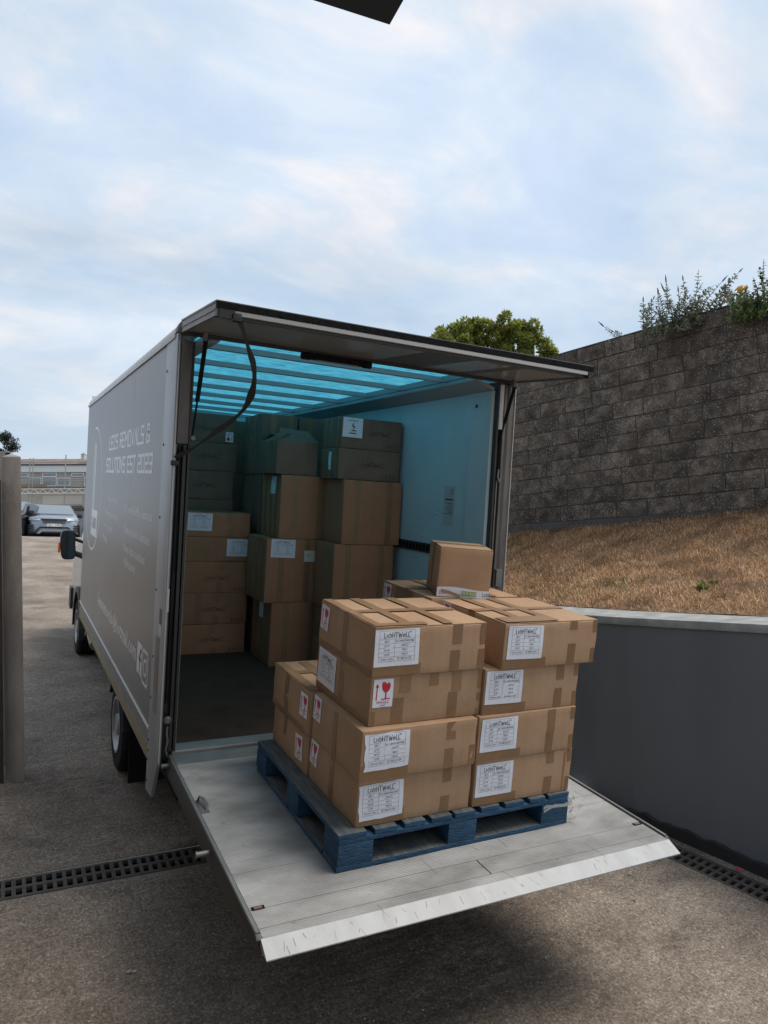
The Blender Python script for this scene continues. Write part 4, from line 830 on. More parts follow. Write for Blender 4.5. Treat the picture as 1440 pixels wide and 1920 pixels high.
# ------------------------------------------------------------------ cartons
def disp(p, seed, w, d, h):
    """inward dents of the card faces, zero at the edges"""
    x, y, z = p
    e = min(1, 6 * min(max(0, x) / w, max(0, w - x) / w) + .0) if 0 else 1
    return .0042 * (noise.noise((x * 5 + seed * 7.3, y * 5, z * 5 + seed)) + .5 * noise.noise((x * 13, y * 13 + seed * 3.1, z * 13)))
NRM = {'F': (0, -1, 0), 'L': (-1, 0, 0), 'T': (0, 0, 1), 'R': (1, 0, 0)}
class Carton:
    def __init__(s, name, label, mw, w, d, h, group=None, seed=None, mat='cardboard', top=False, bulge=.004, cat='cardboard box'):
        s.w, s.d, s.h = w, d, h; s.seed = random.uniform(0, 50) if seed is None else seed; s.top = top; s.b = bulge
        bm = bmesh.new(); bmesh.ops.create_cube(bm, size=1)
        hh = h - (.005 if top else 0)
        for v in bm.verts: v.co = Vector(((v.co.x + .5) * w, (v.co.y + .5) * d, (v.co.z + .5) * hh))
        bmesh.ops.bevel(bm, geom=bm.edges[:], offset=.004, segments=2, affect='EDGES', profile=.6)
        es = [e for e in bm.edges if e.calc_length() > .05]; bmesh.ops.subdivide_edges(bm, edges=es, cuts=7, use_grid_fill=True)
        for v in bm.verts: v.co = s.warp(v.co)
        me = bpy.data.meshes.new('carton'); bmesh.ops.recalc_face_normals(bm, faces=bm.faces); bm.to_mesh(me); bm.free(); me.materials.append(MATS[mat])
        me.polygons.foreach_set('use_smooth', [True] * len(me.polygons)); me.set_sharp_from_angle(angle=R_(60))
        s.o = link(name, me, None, mw); tag(s.o, label, cat, group); s.mat = mat; s.mw = mw
    def warp(s, p):
        x, y, z = p; w, d, h = s.w, s.d, s.h
        fx, fy, fz = x / w * 2 - 1, y / d * 2 - 1, z / h * 2 - 1
        k = disp((x, y, z), s.seed, w, d, h)
        q = Vector((x, y, z))
        if abs(fx) > .97: q.x += math.copysign(1, fx) * (s.b * max(0, 1 - fy * fy) * max(0, 1 - fz * fz) + k)
        if abs(fy) > .97: q.y += math.copysign(1, fy) * (s.b * max(0, 1 - fx * fx) * max(0, 1 - fz * fz) + k)
        if fz > .97: q.z += (s.b * .3 * max(0, 1 - fx * fx) * max(0, 1 - fy * fy) + k * .5) - .0005
        c1 = noise.noise((s.seed, round(fx), round(fz) + round(fy) * 2)) * .0015; q.x += c1 * fz; return q
    def loc(s, face, u, v):
        return {'F': (u, 0, v), 'L': (0, s.d - u, v), 'T': (u, v, s.h), 'R': (s.w, u, v)}[face]
    def flat(s, name, face, V, Fc, mat, off=.0012, mi=None, parent=None):
        b_ = MB(); nn_ = Vector(NRM[face]); vs = []
        jit = .00018 if ('print' in name or name == 'handwriting') else 0
        for i, (u, v) in enumerate(V): p = Vector(s.loc(face, u, v)); q = s.warp(p); vs.append(q + nn_ * (off + jit * (i // 4 % 4)))
        b_.add(vs, Fc); o = obj(name, b_, mat, parent or s.o, fix=False)
        me = o.data
        if len(me.polygons):                     # face the right way
            if me.polygons[0].normal.dot(nn_) < 0: me.flip_normals()
        return o
    def tape(s, face, u0, v0, u1, v1, off=.0011):
        nx = max(1, int(abs(u1 - u0) / .05)); ny = max(1, int(abs(v1 - v0) / .05))
        return s.flat('tape', face, *grid2d(u0, v0, u1, v1, nx, ny), 'tape', off)
    def label(s, face, cx_, cy_, w=.205, h=.15, rot=0., tear=0, print_=True, mat='paper'):
        rot += random.uniform(-.03, .03); cy_ += random.uniform(-.004, .004)
        def tf(V): c_, s_ = math.cos(rot), math.sin(rot); return [(cx_ + x * c_ - y * s_, cy_ + x * s_ + y * c_) for x, y in V]
        V, Fc = grid2d(-w / 2, -h / 2, w / 2, h / 2, 8, 6)
        if tear:
            rr_ = random.Random(tear); V = [(x + (abs(rr_.gauss(0, .006)) if x < -w / 2 + .001 else 0), y + rr_.uniform(-.0015, .0015) * (abs(y) > h / 2 - .001)) for x, y in V]
        o = s.flat('shipping_label', face, tf(V), Fc, mat, .0024)
        if not print_: return o
        k = w / .205; G2 = []; 
        lv, lf = logo2d(.122 * k); G2.append(([(x, y + .052 * k) for x, y in lv], lf))
        a, c_, q = -.082 * k, -.012 * k, .082 * k; ys_ = [.036, .018, .0, -.018, -.036, -.054]; ys_ = [y * k for y in ys_]
        ln = [[(a, y), (q, y)] for y in ys_] + [[(x, ys_[0]), (x, ys_[-1])] for x in (a, c_, q)] + [[(a, .070 * k), (a, ys_[0])], [(q, .070 * k), (q, ys_[0])], [(a, .070 * k), (q, .070 * k)]]
        G2.append(strokes2d(ln, .0008 * k))
        for i, (p, r) in enumerate((('SKU', 'FL/18W/WH/ND'), ('QTY', '20PCS'), ('N.W', '9KG'), ('G.W', '10KG'), ('Carton Size', '55*48*20CM'))):
            y = (ys_[i] + ys_[i + 1]) / 2
            for tx_, x in ((p, (a + c_) / 2), (r, (c_ + q) / 2)): v_, f_ = text2d(tx_, .0125 * k); G2.append(([(X + x, Y + y) for X, Y in v_], f_))
        V, Fc = [], []
        for v_, f_ in G2: o2 = len(V); V += v_; Fc += [tuple(i + o2 for i in f) for f in f_]
        s.flat('print', face, tf(V), Fc, 'ink', .0032, parent=o); return o
    def fragile(s, face, cx_, cy_, w=.085, rot=0.):
        h = w * 1.28
        def tf(V): c_, s_ = math.cos(rot), math.sin(rot); return [(cx_ + x * c_ - y * s_, cy_ + x * s_ + y * c_) for x, y in V]
        o = s.flat('fragile_sticker', face, tf(grid2d(-w / 2, -h / 2, w / 2, h / 2, 2, 3)[0]), grid2d(-w / 2, -h / 2, w / 2, h / 2, 2, 3)[1], 'paper', .0022)
        k = w; V, Fc = [], []
        def add(v_, f_):
            o2 = len(V); V.extend(v_); Fc.extend([tuple(i + o2 for i in f) for f in f_])
        bowl = arc(.14 * k, .38 * k, .22 * k, 180, 360, 12, .36 * k); bowl += [(.26 * k, .50 * k), (.16 * k, .40 * k), (.12 * k, .50 * k), (-.06 * k, .50 * k)]
        add(bowl, [tuple(range(len(bowl)))]); add(*strokes2d([[(.14 * k, .05 * k), (.14 * k, -.26 * k)]], .07 * k)); add(*strokes2d([[(-.06 * k, -.28 * k), (.34 * k, -.26 * k)]], .05 * k))
        add(*strokes2d([[(-.33 * k, -.28 * k), (-.31 * k, .30 * k)]], .05 * k)); add([(-.40 * k, .28 * k), (-.22 * k, .28 * k), (-.31 * k, .46 * k)], [(0, 1, 2)])
        v_, f_ = text2d('FRAGILE', .17 * k); add([(x, y - .42 * k) for x, y in v_], f_); v_, f_ = text2d('CARE', .12 * k); add([(x, y - .56 * k) for x, y in v_], f_)
        s.flat('print', face, tf(V), Fc, 'red_ink', .0030, parent=o); return o
    def logo(s, face, cx_, cy_, w=.19): V, Fc = logo2d(w); s.flat('printed_logo', face, [(x + cx_, y + cy_) for x, y in V], Fc, 'ink', .0012)
    def icons(s, face, x0, y0, k=.022):
        V, Fc = [], []
        def add(v_, f_): o2 = len(V); V.extend(v_); Fc.extend([tuple(i + o2 for i in f) for f in f_])
        add([(x0, y0 + k), (x0 + k, y0 + k), (x0 + k / 2, y0 + .4 * k)], [(0, 1, 2)]); add(*strokes2d([[(x0 + k / 2, y0 + .5 * k), (x0 + k / 2, y0)], [(x0, y0), (x0 + k, y0)]], k * .15))
        x = x0 + 1.5 * k; add(*strokes2d([arc(x + .5 * k, y0 + .45 * k, .45 * k, 0, 180, 6), [(x + .5 * k, y0 + .5 * k), (x + .5 * k, y0)]], k * .16))
        x += 1.6 * k; add(*strokes2d([[(x, y0), (x, y0 + k)], [(x + .5 * k, y0), (x + .5 * k, y0 + k)], [(x - .1 * k, y0), (x + .7 * k, y0)]], k * .13)); x += 1.3 * k; add(*strokes2d([[(x, y0), (x + k, y0), (x + k, y0 + k), (x, y0 + k), (x, y0)]], k * .13))
        s.flat('printed_symbols', face, V, Fc, 'ink_grey', .0012)
    def flaps(s, seam=.5):
        for y0, y1 in ((.001, s.d * seam - .0018), (s.d * seam + .0018, s.d - .001)):
            b_ = MB(); V, Fc = grid2d(.001, y0, s.w - .001, y1, 8, 4); n = len(V); lift_ = random.uniform(.0, .004)
            up = [];
            for x, y in V:
                e = (1 - abs((y - s.d * seam) / (s.d * .5))) ; z = s.h - .0045 + .004 + lift_ * max(0, e) ** 2; up.append((x, y, z))
            b_.add(up, Fc); b_.add([(x, y, z - .004) for x, y, z in up], Fc)
            rim = [i for i in range(9)] + [9 * j + 8 for j in range(1, 5)] + [36 + 7 - i for i in range(8)] + [9 * j for j in range(3, 0, -1)]
            m_ = len(rim); b_.add([up[i] for i in rim] + [(up[i][0], up[i][1], up[i][2] - .004) for i in rim], [(i, (i + 1) % m_, (i + 1) % m_ + m_, i + m_) for i in range(m_)])
            obj('flap', b_, s.mat, s.o)
def toptapes(c, seam=.5, xs=(.33, .66), tw=.05):
    e = .0042
    c.tape('T', .003, c.d * seam - .024, c.w - .003, c.d * seam + .024, .0040)
    V, Fc = strokes2d([[(.004, c.d * seam), (c.w - .004, c.d * seam + .004)]], .003); c.flat('tape_edge', 'T', V, Fc, 'tape_edge', .0052)
    for f in xs: c.tape('T', c.w * f - tw / 2, .003, c.w * f + tw / 2, c.d - .003, .0045)

MPL = M @ MP                                     # platform frame in the world
MPA = MPL @ T(.3798, -1.2994, 0) @ RZ(.01305)   # pallet frame
PH = .153; BXH = .205
GP = 'brown cartons stacked on the blue pallet'
def pc(u, v, k, w, d, label, rot=0., h=BXH, top=False, **kw):
    return Carton('carton', label, MPA @ T(u, v, PH + k * BXH + .0005) @ RZ(rot), w, d, h - .001, GP, top=top, **kw)
def short_tapes(c, xs, tp=.075, bt=.085):
    for i, x in enumerate(xs):
        c.tape('F', x, c.h - tp * random.uniform(.7, 1.15), x + .045, c.h - .002); c.tape('F', x - .004, .003, x + .042, bt * random.uniform(.8, 1.1))
# near left column
n1_ = pc(.085, .030, 0, .553, .495, 'carton on the blue pallet, bottom of the near left stack, its label scuffed')
n2_ = pc(.073, .006, 1, .553, .495, 'second carton up in the near left pallet stack, label torn along its left edge')
n3_ = pc(.113, .042, 2, .543, .535, 'third carton up in the near left pallet stack, red glass sticker on its front')
n4_ = pc(.108, .034, 3, .545, .535, 'top carton of the near left stack on the pallet, bright white label on its front', top=True)
for c, cu, cv, tr_ in ((n1_, .108, .105, 5), (n2_, .115, .112, 3), (n4_, .105, .117, 0)):
    c.tape('F', .004, .004, .222, .060 if c is not n4_ else .05); c.label('F', cu, cv, tear=tr_, rot=.0 if c is n4_ else .01)
short_tapes(n1_, [.40]); short_tapes(n2_, [.40]); n2_.tape('F', .52, .003, .55, .09)
c = n3_; c.fragile('F', .058, .135, .09); c.tape('F', .13, .13, .185, .203); c.tape('F', .10, .003, .155, .11); c.tape('F', .275, .150, .32, .203); c.tape('F', .385, .12, .435, .203); c.tape('F', .37, .003, .418, .115); c.tape('F', .01, .003, .03, .06); c.tape('F', .52, .003, .541, .10); c.tape('F', .52, .12, .541, .203)
n4_.tape('F', .37, .118, .42, .2); n4_.tape('F', .365, .003, .415, .092); n4_.tape('F', .515, .11, .543, .2); n4_.tape('F', .51, .003, .543, .09)
n4_.flaps(); toptapes(n4_, .5, (.30, .64)); n4_.tape('T', .02, .004, .25, .05, .0049); n4_.tape('T', .003, .003, .045, .53, .0047)
for c in (n1_, n2_, n3_, n4_): c.tape('L', c.d * .46, .003, c.d * .55, c.h - .003)
n3_.label('L', .115, .115, w=.19, h=.16); n3_.tape('L', .003, .003, c.d - .004, .03); n4_.tape('L', .004, .003, n4_.d - .004, .028)
n4_.fragile('L', .058, .135, .085, -.08); n2_.fragile('L', .05, .145, .085, .0); n1_.fragile('L', .05, .135, .085, -.05)
# near right column
r1_ = pc(.650, .022, 0, .548, .49, 'carton on the blue pallet, bottom of the near right stack, crushed at its right corner', rot=-.012)
r2_ = pc(.640, .010, 1, .552, .49, 'carton second from the bottom of the near right stack on the pallet')
r3_ = pc(.660, .024, 2, .535, .49, 'carton third from the bottom of the near right stack, set back under the jutting one', rot=-.012)
r4_ = pc(.729, .002, 3, .54, .512, 'top carton of the near right stack, jutting out to the right over the others', top=True)
for c, cu in ((r1_, .105), (r2_, .112), (r3_, .106), (r4_, .115)):
    c.tape('F', .004, .004, cu + .125, .045); c.label('F', cu, .118, w=.195, h=.148, rot=.005)
short_tapes(r1_, [.395]); short_tapes(r2_, [.385], .10, .095); short_tapes(r3_, [.40]); short_tapes(r4_, [.37], .045, .10); r1_.tape('F', .50, .01, .512, .19)
for c in (r1_, r2_, r3_, r4_): c.tape('F', c.w - .028, .004, c.w - .004, .07); c.tape('F', c.w - .028, c.h - .06, c.w - .004, c.h - .004)
r4_.flaps(); toptapes(r4_, .5, (.24, .52)); r4_.tape('T', .01, .004, .30, .10, .0049)
for c in (r1_, r2_, r3_, r4_): c.tape('L', c.d * .46, .003, c.d * .56, c.h - .003)
r4_.fragile('L', .05, .15, .085)
# far left column (two high), far right column (four high)
f1_ = pc(.079, .535, 0, .553, .463, 'lower of the two cartons on the far left corner of the pallet')
f2_ = pc(.056, .508, 1, .56, .475, 'upper of the two cartons on the far left corner of the pallet', top=True)
f1_.fragile('L', .36, .10, .09, .1); f2_.fragile('L', .42, .125, .085, 0); f2_.tape('L', .17, .003, .225, .2); f2_.tape('L', .0035, .003, .44, .026); f1_.tape('L', .15, .09, .19, .2); f1_.tape('L', .003, .18, .45, .203)
f2_.flaps(.62); f2_.tape('T', .12, .02, .17, .45, .0045); f2_.tape('T', .003, .003, .05, .47, .0047); f2_.tape('T', .003, .26, .555, .31, .0041)
for k in range(4):
    c = pc(.69 if k == 3 else .655 + .01 * (k % 2), .545, k, .545, .505, ['carton hidden low behind the near right stack on the pallet', 'carton second up behind the near right stack on the pallet', 'carton third up behind the near right stack on the pallet', 'top carton at the back right of the pallet, half under the small square box'][k], top=(k == 3))
    if k == 3: c.flaps(); toptapes(c, .5, (.35, .7)); c.fragile('L', .055, .14, .085); c.tape('L', .15, .12, .32, .2); fr4 = c
# small square box on top
S_ = Carton('carton', 'small square carton with white and green printed tape, on top of the pallet load', MPA @ T(.745, .592, PH + 4 * BXH + .003) @ RZ(R_(-21)) @ Matrix.Rotation(R_(1.0), 4, 'Y'), .272, .285, .252, None, top=True, bulge=.003)
S_.flaps(); S_.tape('T', .003, .125, .268, .165, .0042); V, Fc = grid2d(.0, -.0, .272, .046, 6, 1); V = [(x, y + .006 * math.sin(x * 20) * (y > .01)) for x, y in V]; wt = S_.flat('printed_tape', 'F', V, Fc, 'paper', .0014)
V, Fc = grid2d(.125, .008, .205, .033, 3, 1); S_.flat('printed_band', 'F', V, Fc, 'green_ink', .0022, parent=wt)
v_, f_ = text2d('FRAGILE', .021); S_.flat('print', 'F', [(x + .165, y + .0205) for x, y in v_], f_, 'paper', .003, parent=wt)
V, Fc = logo2d(.11); sel = [f for f in Fc if all(V[i][0] < -.018 for i in f)]; S_.flat('print', 'F', [(x + .293, y + .022) for x, y in V], sel, 'ink', .003, parent=wt); S_.flat('print', 'F', [(x + .07, y + .022) for x, y in V], sel, 'ink', .003, parent=wt)
S_.tape('L', .12, .003, .16, .25); S_.tape('L', .003, .003, .28, .04)
b_ = MB(); b_.ribbon([(.02, -.003, .03), (.06, -.006, .024), (.10, -.012, .012), (.12, -.014, .006)], (0, .0, .008), .0006); obj('loose_tape', b_, 'cardboard', S_.o)

# ------------------------------------------------------------------ pallet
pal = empty('blue_pallet', MPA.copy(), 'worn blue wooden pallet standing on the aluminium tail lift under the cartons', 'pallet')
PA, PB = 1.195, 1.0; rs = random.Random(12)
def plank(name, x0, x1, y0, y1, z0, z1, mats=('pallet_blue',), topw=False):
    b_ = MB(); j = lambda: rs.uniform(-.003, .003)
    b_.box(x0 + j(), x1 + j(), y0 + j(), y1 + j(), z0, z1); o = obj(name, b_, list(mats), pal, bevel=.003)
    if topw:
        for p in o.data.polygons: p.material_index = 1 if p.normal.z > .6 else 0
    return o
xs_ = [(0, .125), (.165, .265), (.300, .400), (.432, .532), (.552, .652), (.690, .790), (.822, .922), (.955, 1.045), (1.072, 1.195)]
for i, (a, c) in enumerate(xs_): plank('deck_board', a, c, 0, PB, PH - .021, PH, ('pallet_blue', 'pallet_worn'), True)
for y in (.0, .43, .86): plank('stringer_board', .003, PA - .003, y + .002, y + .138, PH - .0415, PH - .0215)
for x0, x1 in ((.0, .158), (.525, .665), (1.037, 1.195)):
    for y0, y1 in ((0, .14), (.43, .57), (.86, 1.0)): plank('block', x0, x1, y0, y1, .0225, PH - .042)
for y in (0., .45, .86): plank('base_board', .002, PA - .002, y, y + (.14 if y != .45 else .1), .0, .022, ('pallet_blue', 'pallet_worn'), True)
for x in (0., 1.057): plank('base_board', x + .003, x + .135, .145, .445, .0, .022, ('pallet_blue', 'pallet_worn'), True); plank('base_board', x + .003, x + .135, .555, .855, .0, .022, ('pallet_blue', 'pallet_worn'), True)
# crumpled film snagged on the right corner
b_ = MB(); rs = random.Random(5)
for k in range(2):
    P = [(PA - .16 + .03 * i + rs.uniform(-.01, .01), -.006 - rs.uniform(0, .006), .085 + .012 * math.sin(i * .9 + k) + .006 * k + .004 * i) for i in range(7)]; b_.ribbon(P, (0, .001, .006), .0005)
for k in range(14):
    c = Vector((PA + .02 + rs.uniform(-.01, .045), .02 + rs.uniform(-.03, .06), .03 + rs.uniform(-.02, .07))); a = [c + Vector([rs.uniform(-.022, .022) for _ in range(3)]) for _ in range(4)]; b_.add([(p.x, p.y, max(.002, p.z)) for p in a], [(0, 1, 2), (0, 2, 3)])
tag(obj('plastic_wrap', b_, 'plastic_film', None, MPA.copy(), fix=False), 'crumpled scrap of clear stretch wrap caught on the right corner of the pallet', 'plastic wrap')

# ------------------------------------------------------------------ cartons inside the van
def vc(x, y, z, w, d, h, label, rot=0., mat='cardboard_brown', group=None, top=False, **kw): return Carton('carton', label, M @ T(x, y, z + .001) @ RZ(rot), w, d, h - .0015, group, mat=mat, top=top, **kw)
GI = 'cartons stacked inside the van'
hs = [.248, .262, .262, .205, .205]; z = 0.; xs_ = [.455, .46, .475, .478, .455]
lb = ['lowest carton of the left stack in the van, standing on the floor', 'carton second from the floor in the left stack in the van', 'third carton of the left stack in the van, with crossed tape', 'fourth carton of the left stack in the van, white label at its right end', 'top carton of the left front stack in the van, white label at its left end']
for i, h in enumerate(hs):
    c = vc(xs_[i], 2.11, z, .555, .45, h, lb[i], group=GI, top=(i == 4)); z += h
    if i < 3: c.logo('F', .28, h * .48, .20); c.icons('F', .42, .02); c.tape('F', .27, .003, .32, .05 + .02 * i); c.tape('F', .25 + .02 * i, h - .08, .30 + .02 * i, h - .004)
    if i == 1: c.tape('F', .12, .003, .17, h - .003)
    if i == 3: c.label('F', .44, .118, .20, .145); c.tape('F', .17, .11, .22, .2); c.tape('F', .14, .003, .19, .09)
    if i == 4: c.label('F', .13, .118, .20, .145); c.tape('F', .345, .12, .40, .2); c.tape('F', .37, .003, .42, .07); c.flaps(); toptapes(c)
# back left stack
z = 0.
for i, h in enumerate([.255] * 8):
    c = vc(.44 - .0 * i + [0, .01, -.01, .005, 0, -.008, .012, -.01][i], 2.62, z, .555, .45, h, ['bottom', 'second', 'third', 'fourth', 'fifth', 'third from top', 'second from top', 'topmost'][i] + ' carton of the dark rear left stack in the van', group=GI, mat='cardboard_shaded'); z += h
    if i in (5, 6): c.logo('F', .30, .13, .20)
    if i == 7: V, Fc = logo2d(.2); c.flat('printed_logo', 'F', [(.29 - x, .12 - y) for x, y in V], Fc, 'ink', .0012); c.fragile('F', .50, .06, .07, math.pi)
    if i == 6: c.fragile('F', .09, .19, .07)
# middle stack of tall cubes
m1_ = vc(1.052, 1.572, 0, .54, .48, .508, 'lowest cube carton of the middle stack in the van, small label on its side', group=GI, bulge=.006)
m2_ = vc(.985, 1.566, .508, .55, .48, .508, 'tall cube carton in the middle stack with a white label and a handwritten note', group=GI, bulge=.006, rot=.008)
m3_ = vc(1.078, 1.566, 1.016, .525, .48, .508, 'third cube carton up in the middle van stack, narrow label on its side', group=GI, bulge=.006)
for c in (m1_, m2_, m3_):
    for x in (.10, c.w * .58, c.w - .09): c.tape('F', x, .003, x + .05, c.h - .003)
    for u in (.1, .24, .36): c.tape('L', u, .003, u + .05, c.h - .003)
m2_.label('F', .135, .43, .20, .145, rot=-.02); m2_.label('F', .38, .375, .135, .09, print_=False, mat='note_paper'); V, Fc = strokes2d([[(.335, .37), (.345, .39), (.35, .365)], [(.36, .365), (.365, .39), (.375, .385)], [(.395, .365), (.405, .392)], [(.41, .365), (.42, .39)], [(.43, .39), (.425, .366), (.437, .366)]], .0022); m2_.flat('handwriting', 'F', V, Fc, 'ink_grey', .0034)
m3_.label('L', .30, .42, .11, .14, print_=False); m1_.label('L', .25, .42, .10, .13, print_=False)
# open carton on the middle stack
mu = vc(1.030, 1.575, 1.5265, .345, .44, .27, 'dusty carton with its lid flaps propped open, on top of the middle cubes', group=GI, mat='cardboard_shaded')
for u in (.1, .28, .36): mu.tape('L', u, .003, u + .035, mu.h - .003)
for pts3 in ([(.0, .0, .268), (.345, .0, .268), (.30, .17, .365), (.06, .14, .375)], [(.0, .44, .268), (.345, .44, .268), (.33, .27, .33), (.03, .28, .325)], [(.0, .0, .268), (.0, .44, .268), (.10, .38, .34), (.12, .06, .335)], [(.345, .0, .268), (.345, .44, .268), (.26, .38, .325), (.25, .06, .31)]):
    b_ = MB(); b_.add(pts3 + [(x, y, z - .004) for x, y, z in pts3], [(0, 1, 2, 3), (7, 6, 5, 4), (0, 4, 5, 1), (1, 5, 6, 2), (2, 6, 7, 3), (3, 7, 4, 0)]); obj('open_flap', b_, 'cardboard_shaded', mu.o)
# right stack
q1 = vc(1.40, 1.16, 0, .50, .39, .255, 'lowest carton by the right wall of the van, hidden behind the pallet load', group=GI)
q2 = vc(1.40, 1.16, .255, .50, .39, .253, 'second carton by the right wall of the van, behind the pallet load', group=GI)
q3 = vc(1.385, 1.165, .508, .505, .385, .508, 'lower of the two tall taped cube cartons by the right wall of the van', group=GI, bulge=.006)
q4 = vc(1.435, 1.16, 1.016, .495, .39, .495, 'upper of the two tall taped cube cartons by the right wall of the van', group=GI, bulge=.006)
for c in (q3, q4):
    for x in (.09, c.w - .13): c.tape('F', x, .003, x + .05, c.h - .003)
u1 = vc(1.395, 1.20, 1.512, .525, .36, .238, 'flat wordmarked carton on the right van stack, lower of the top pair', group=GI, mat='cardboard_shaded')
u2 = vc(1.40, 1.20, 1.750, .525, .36, .238, 'topmost carton by the right wall of the van, white sheet stuck over its wordmark', group=GI, mat='cardboard_shaded')
u1.logo('F', .29, .12, .19); u1.icons('F', .40, .025); u1.label('L', .20, .14, .05, .14, print_=False); u2.logo('F', .33, .125, .19); u2.icons('F', .40, .025); lbo = u2.label('F', .095, .155, .165, .15, print_=False)
V, Fc = logo2d(.09); u2.flat('print', 'F', [(x + .095, y + .212) for x, y in V], Fc, 'ink', .0034, parent=lbo)
V, Fc = strokes2d([[(.10, .19), (.09, .17), (.11, .165), (.10, .15)], [(.085, .135), (.12, .135)], [(.07, .115), (.12, .115)]], .008); u2.flat('print', 'F', V, Fc, 'ink', .0034, parent=lbo)
for c in (u1, u2):
    for u in (.06, .16, .29): c.tape('L', u, .003, u + .035, c.h - .003)
# fill behind: two more columns
for bx_, nm in ((1.075, 'row behind the middle cubes'), (1.66 - .24, 'row behind the right stack'), (.98, 'deepest row beyond the middle')):
    z = 0
    for i, h in enumerate((.508, .508, .508, .52)):
        c = vc(bx_ + (.0 if i % 2 else .012), 3.12 if bx_ < 1 else 2.14 if bx_ < 1.2 else 2.16, z, .32 if 1 < bx_ < 1.2 else .50, .50, h, 'tall dusty carton in the ' + nm + ', ' + ['on the floor', 'second up', 'third up', 'top one'][i], group=GI, mat='cardboard_shaded'); z += h
        for x in (.08, .24): c.tape('F', x, .003, x + .05, h - .003)
        c.tape('L', .1, .003, .15, h - .003); c.tape('L', .3, .003, .35, h - .003)

# ------------------------------------------------------------------ gate posts on the left
def post(name, label, cat, px0, px1, pyt, pxb0, pxb1, pyb, dep, mat, cap=True, thick=.13):
    A, B, C_, D = at(pxb0, pyb, dep), at(pxb1, pyb, dep), at(px1, pyt, dep), at(px0, pyt, dep)
    back = ((C_ + D) / 2 - CAM); back.z = 0; back = back.normalized() * thick
    for p in (A, B): p.z -= .12
    vs = [A, B, C_, D, A + back, B + back, C_ + back, D + back]; o0 = (A + B) / 2; b_ = MB()
    if cap:
        top = (C_ + D) / 2 + back / 2 + Vector((0, 0, .03)); b_.add([v - o0 for v in vs] + [top - o0], [(0, 1, 2, 3), (5, 4, 7, 6), (1, 5, 6, 2), (4, 0, 3, 7), (0, 4, 5, 1), (3, 2, 8), (2, 6, 8), (6, 7, 8), (7, 3, 8)])
    else: b_.add([v - o0 for v in vs], [(0, 1, 2, 3), (5, 4, 7, 6), (1, 5, 6, 2), (4, 0, 3, 7), (0, 4, 5, 1), (3, 2, 6, 7)])
    return tag(obj(name, b_, mat, None, T(*o0), bevel=.006), label, cat)
post('gate_post', 'stained brown grey concrete gate post with a shallow pointed top at the left edge', 'post', 3, 39, 856, 12, 48, 1464, 5.08, 'concrete_post')
post('fence_post', 'thinner pale capped post just behind the concrete gate post at the left edge', 'post', -14, 10, 846, -6, 16, 1440, 5.34, 'concrete_post', False, .08)
post('gate_leaf', 'dark brown boarded gate edge standing left of the gate post', 'gate', -60, 2, 900, -52, 9, 1462, 5.02, 'gate_dark', False, .05)

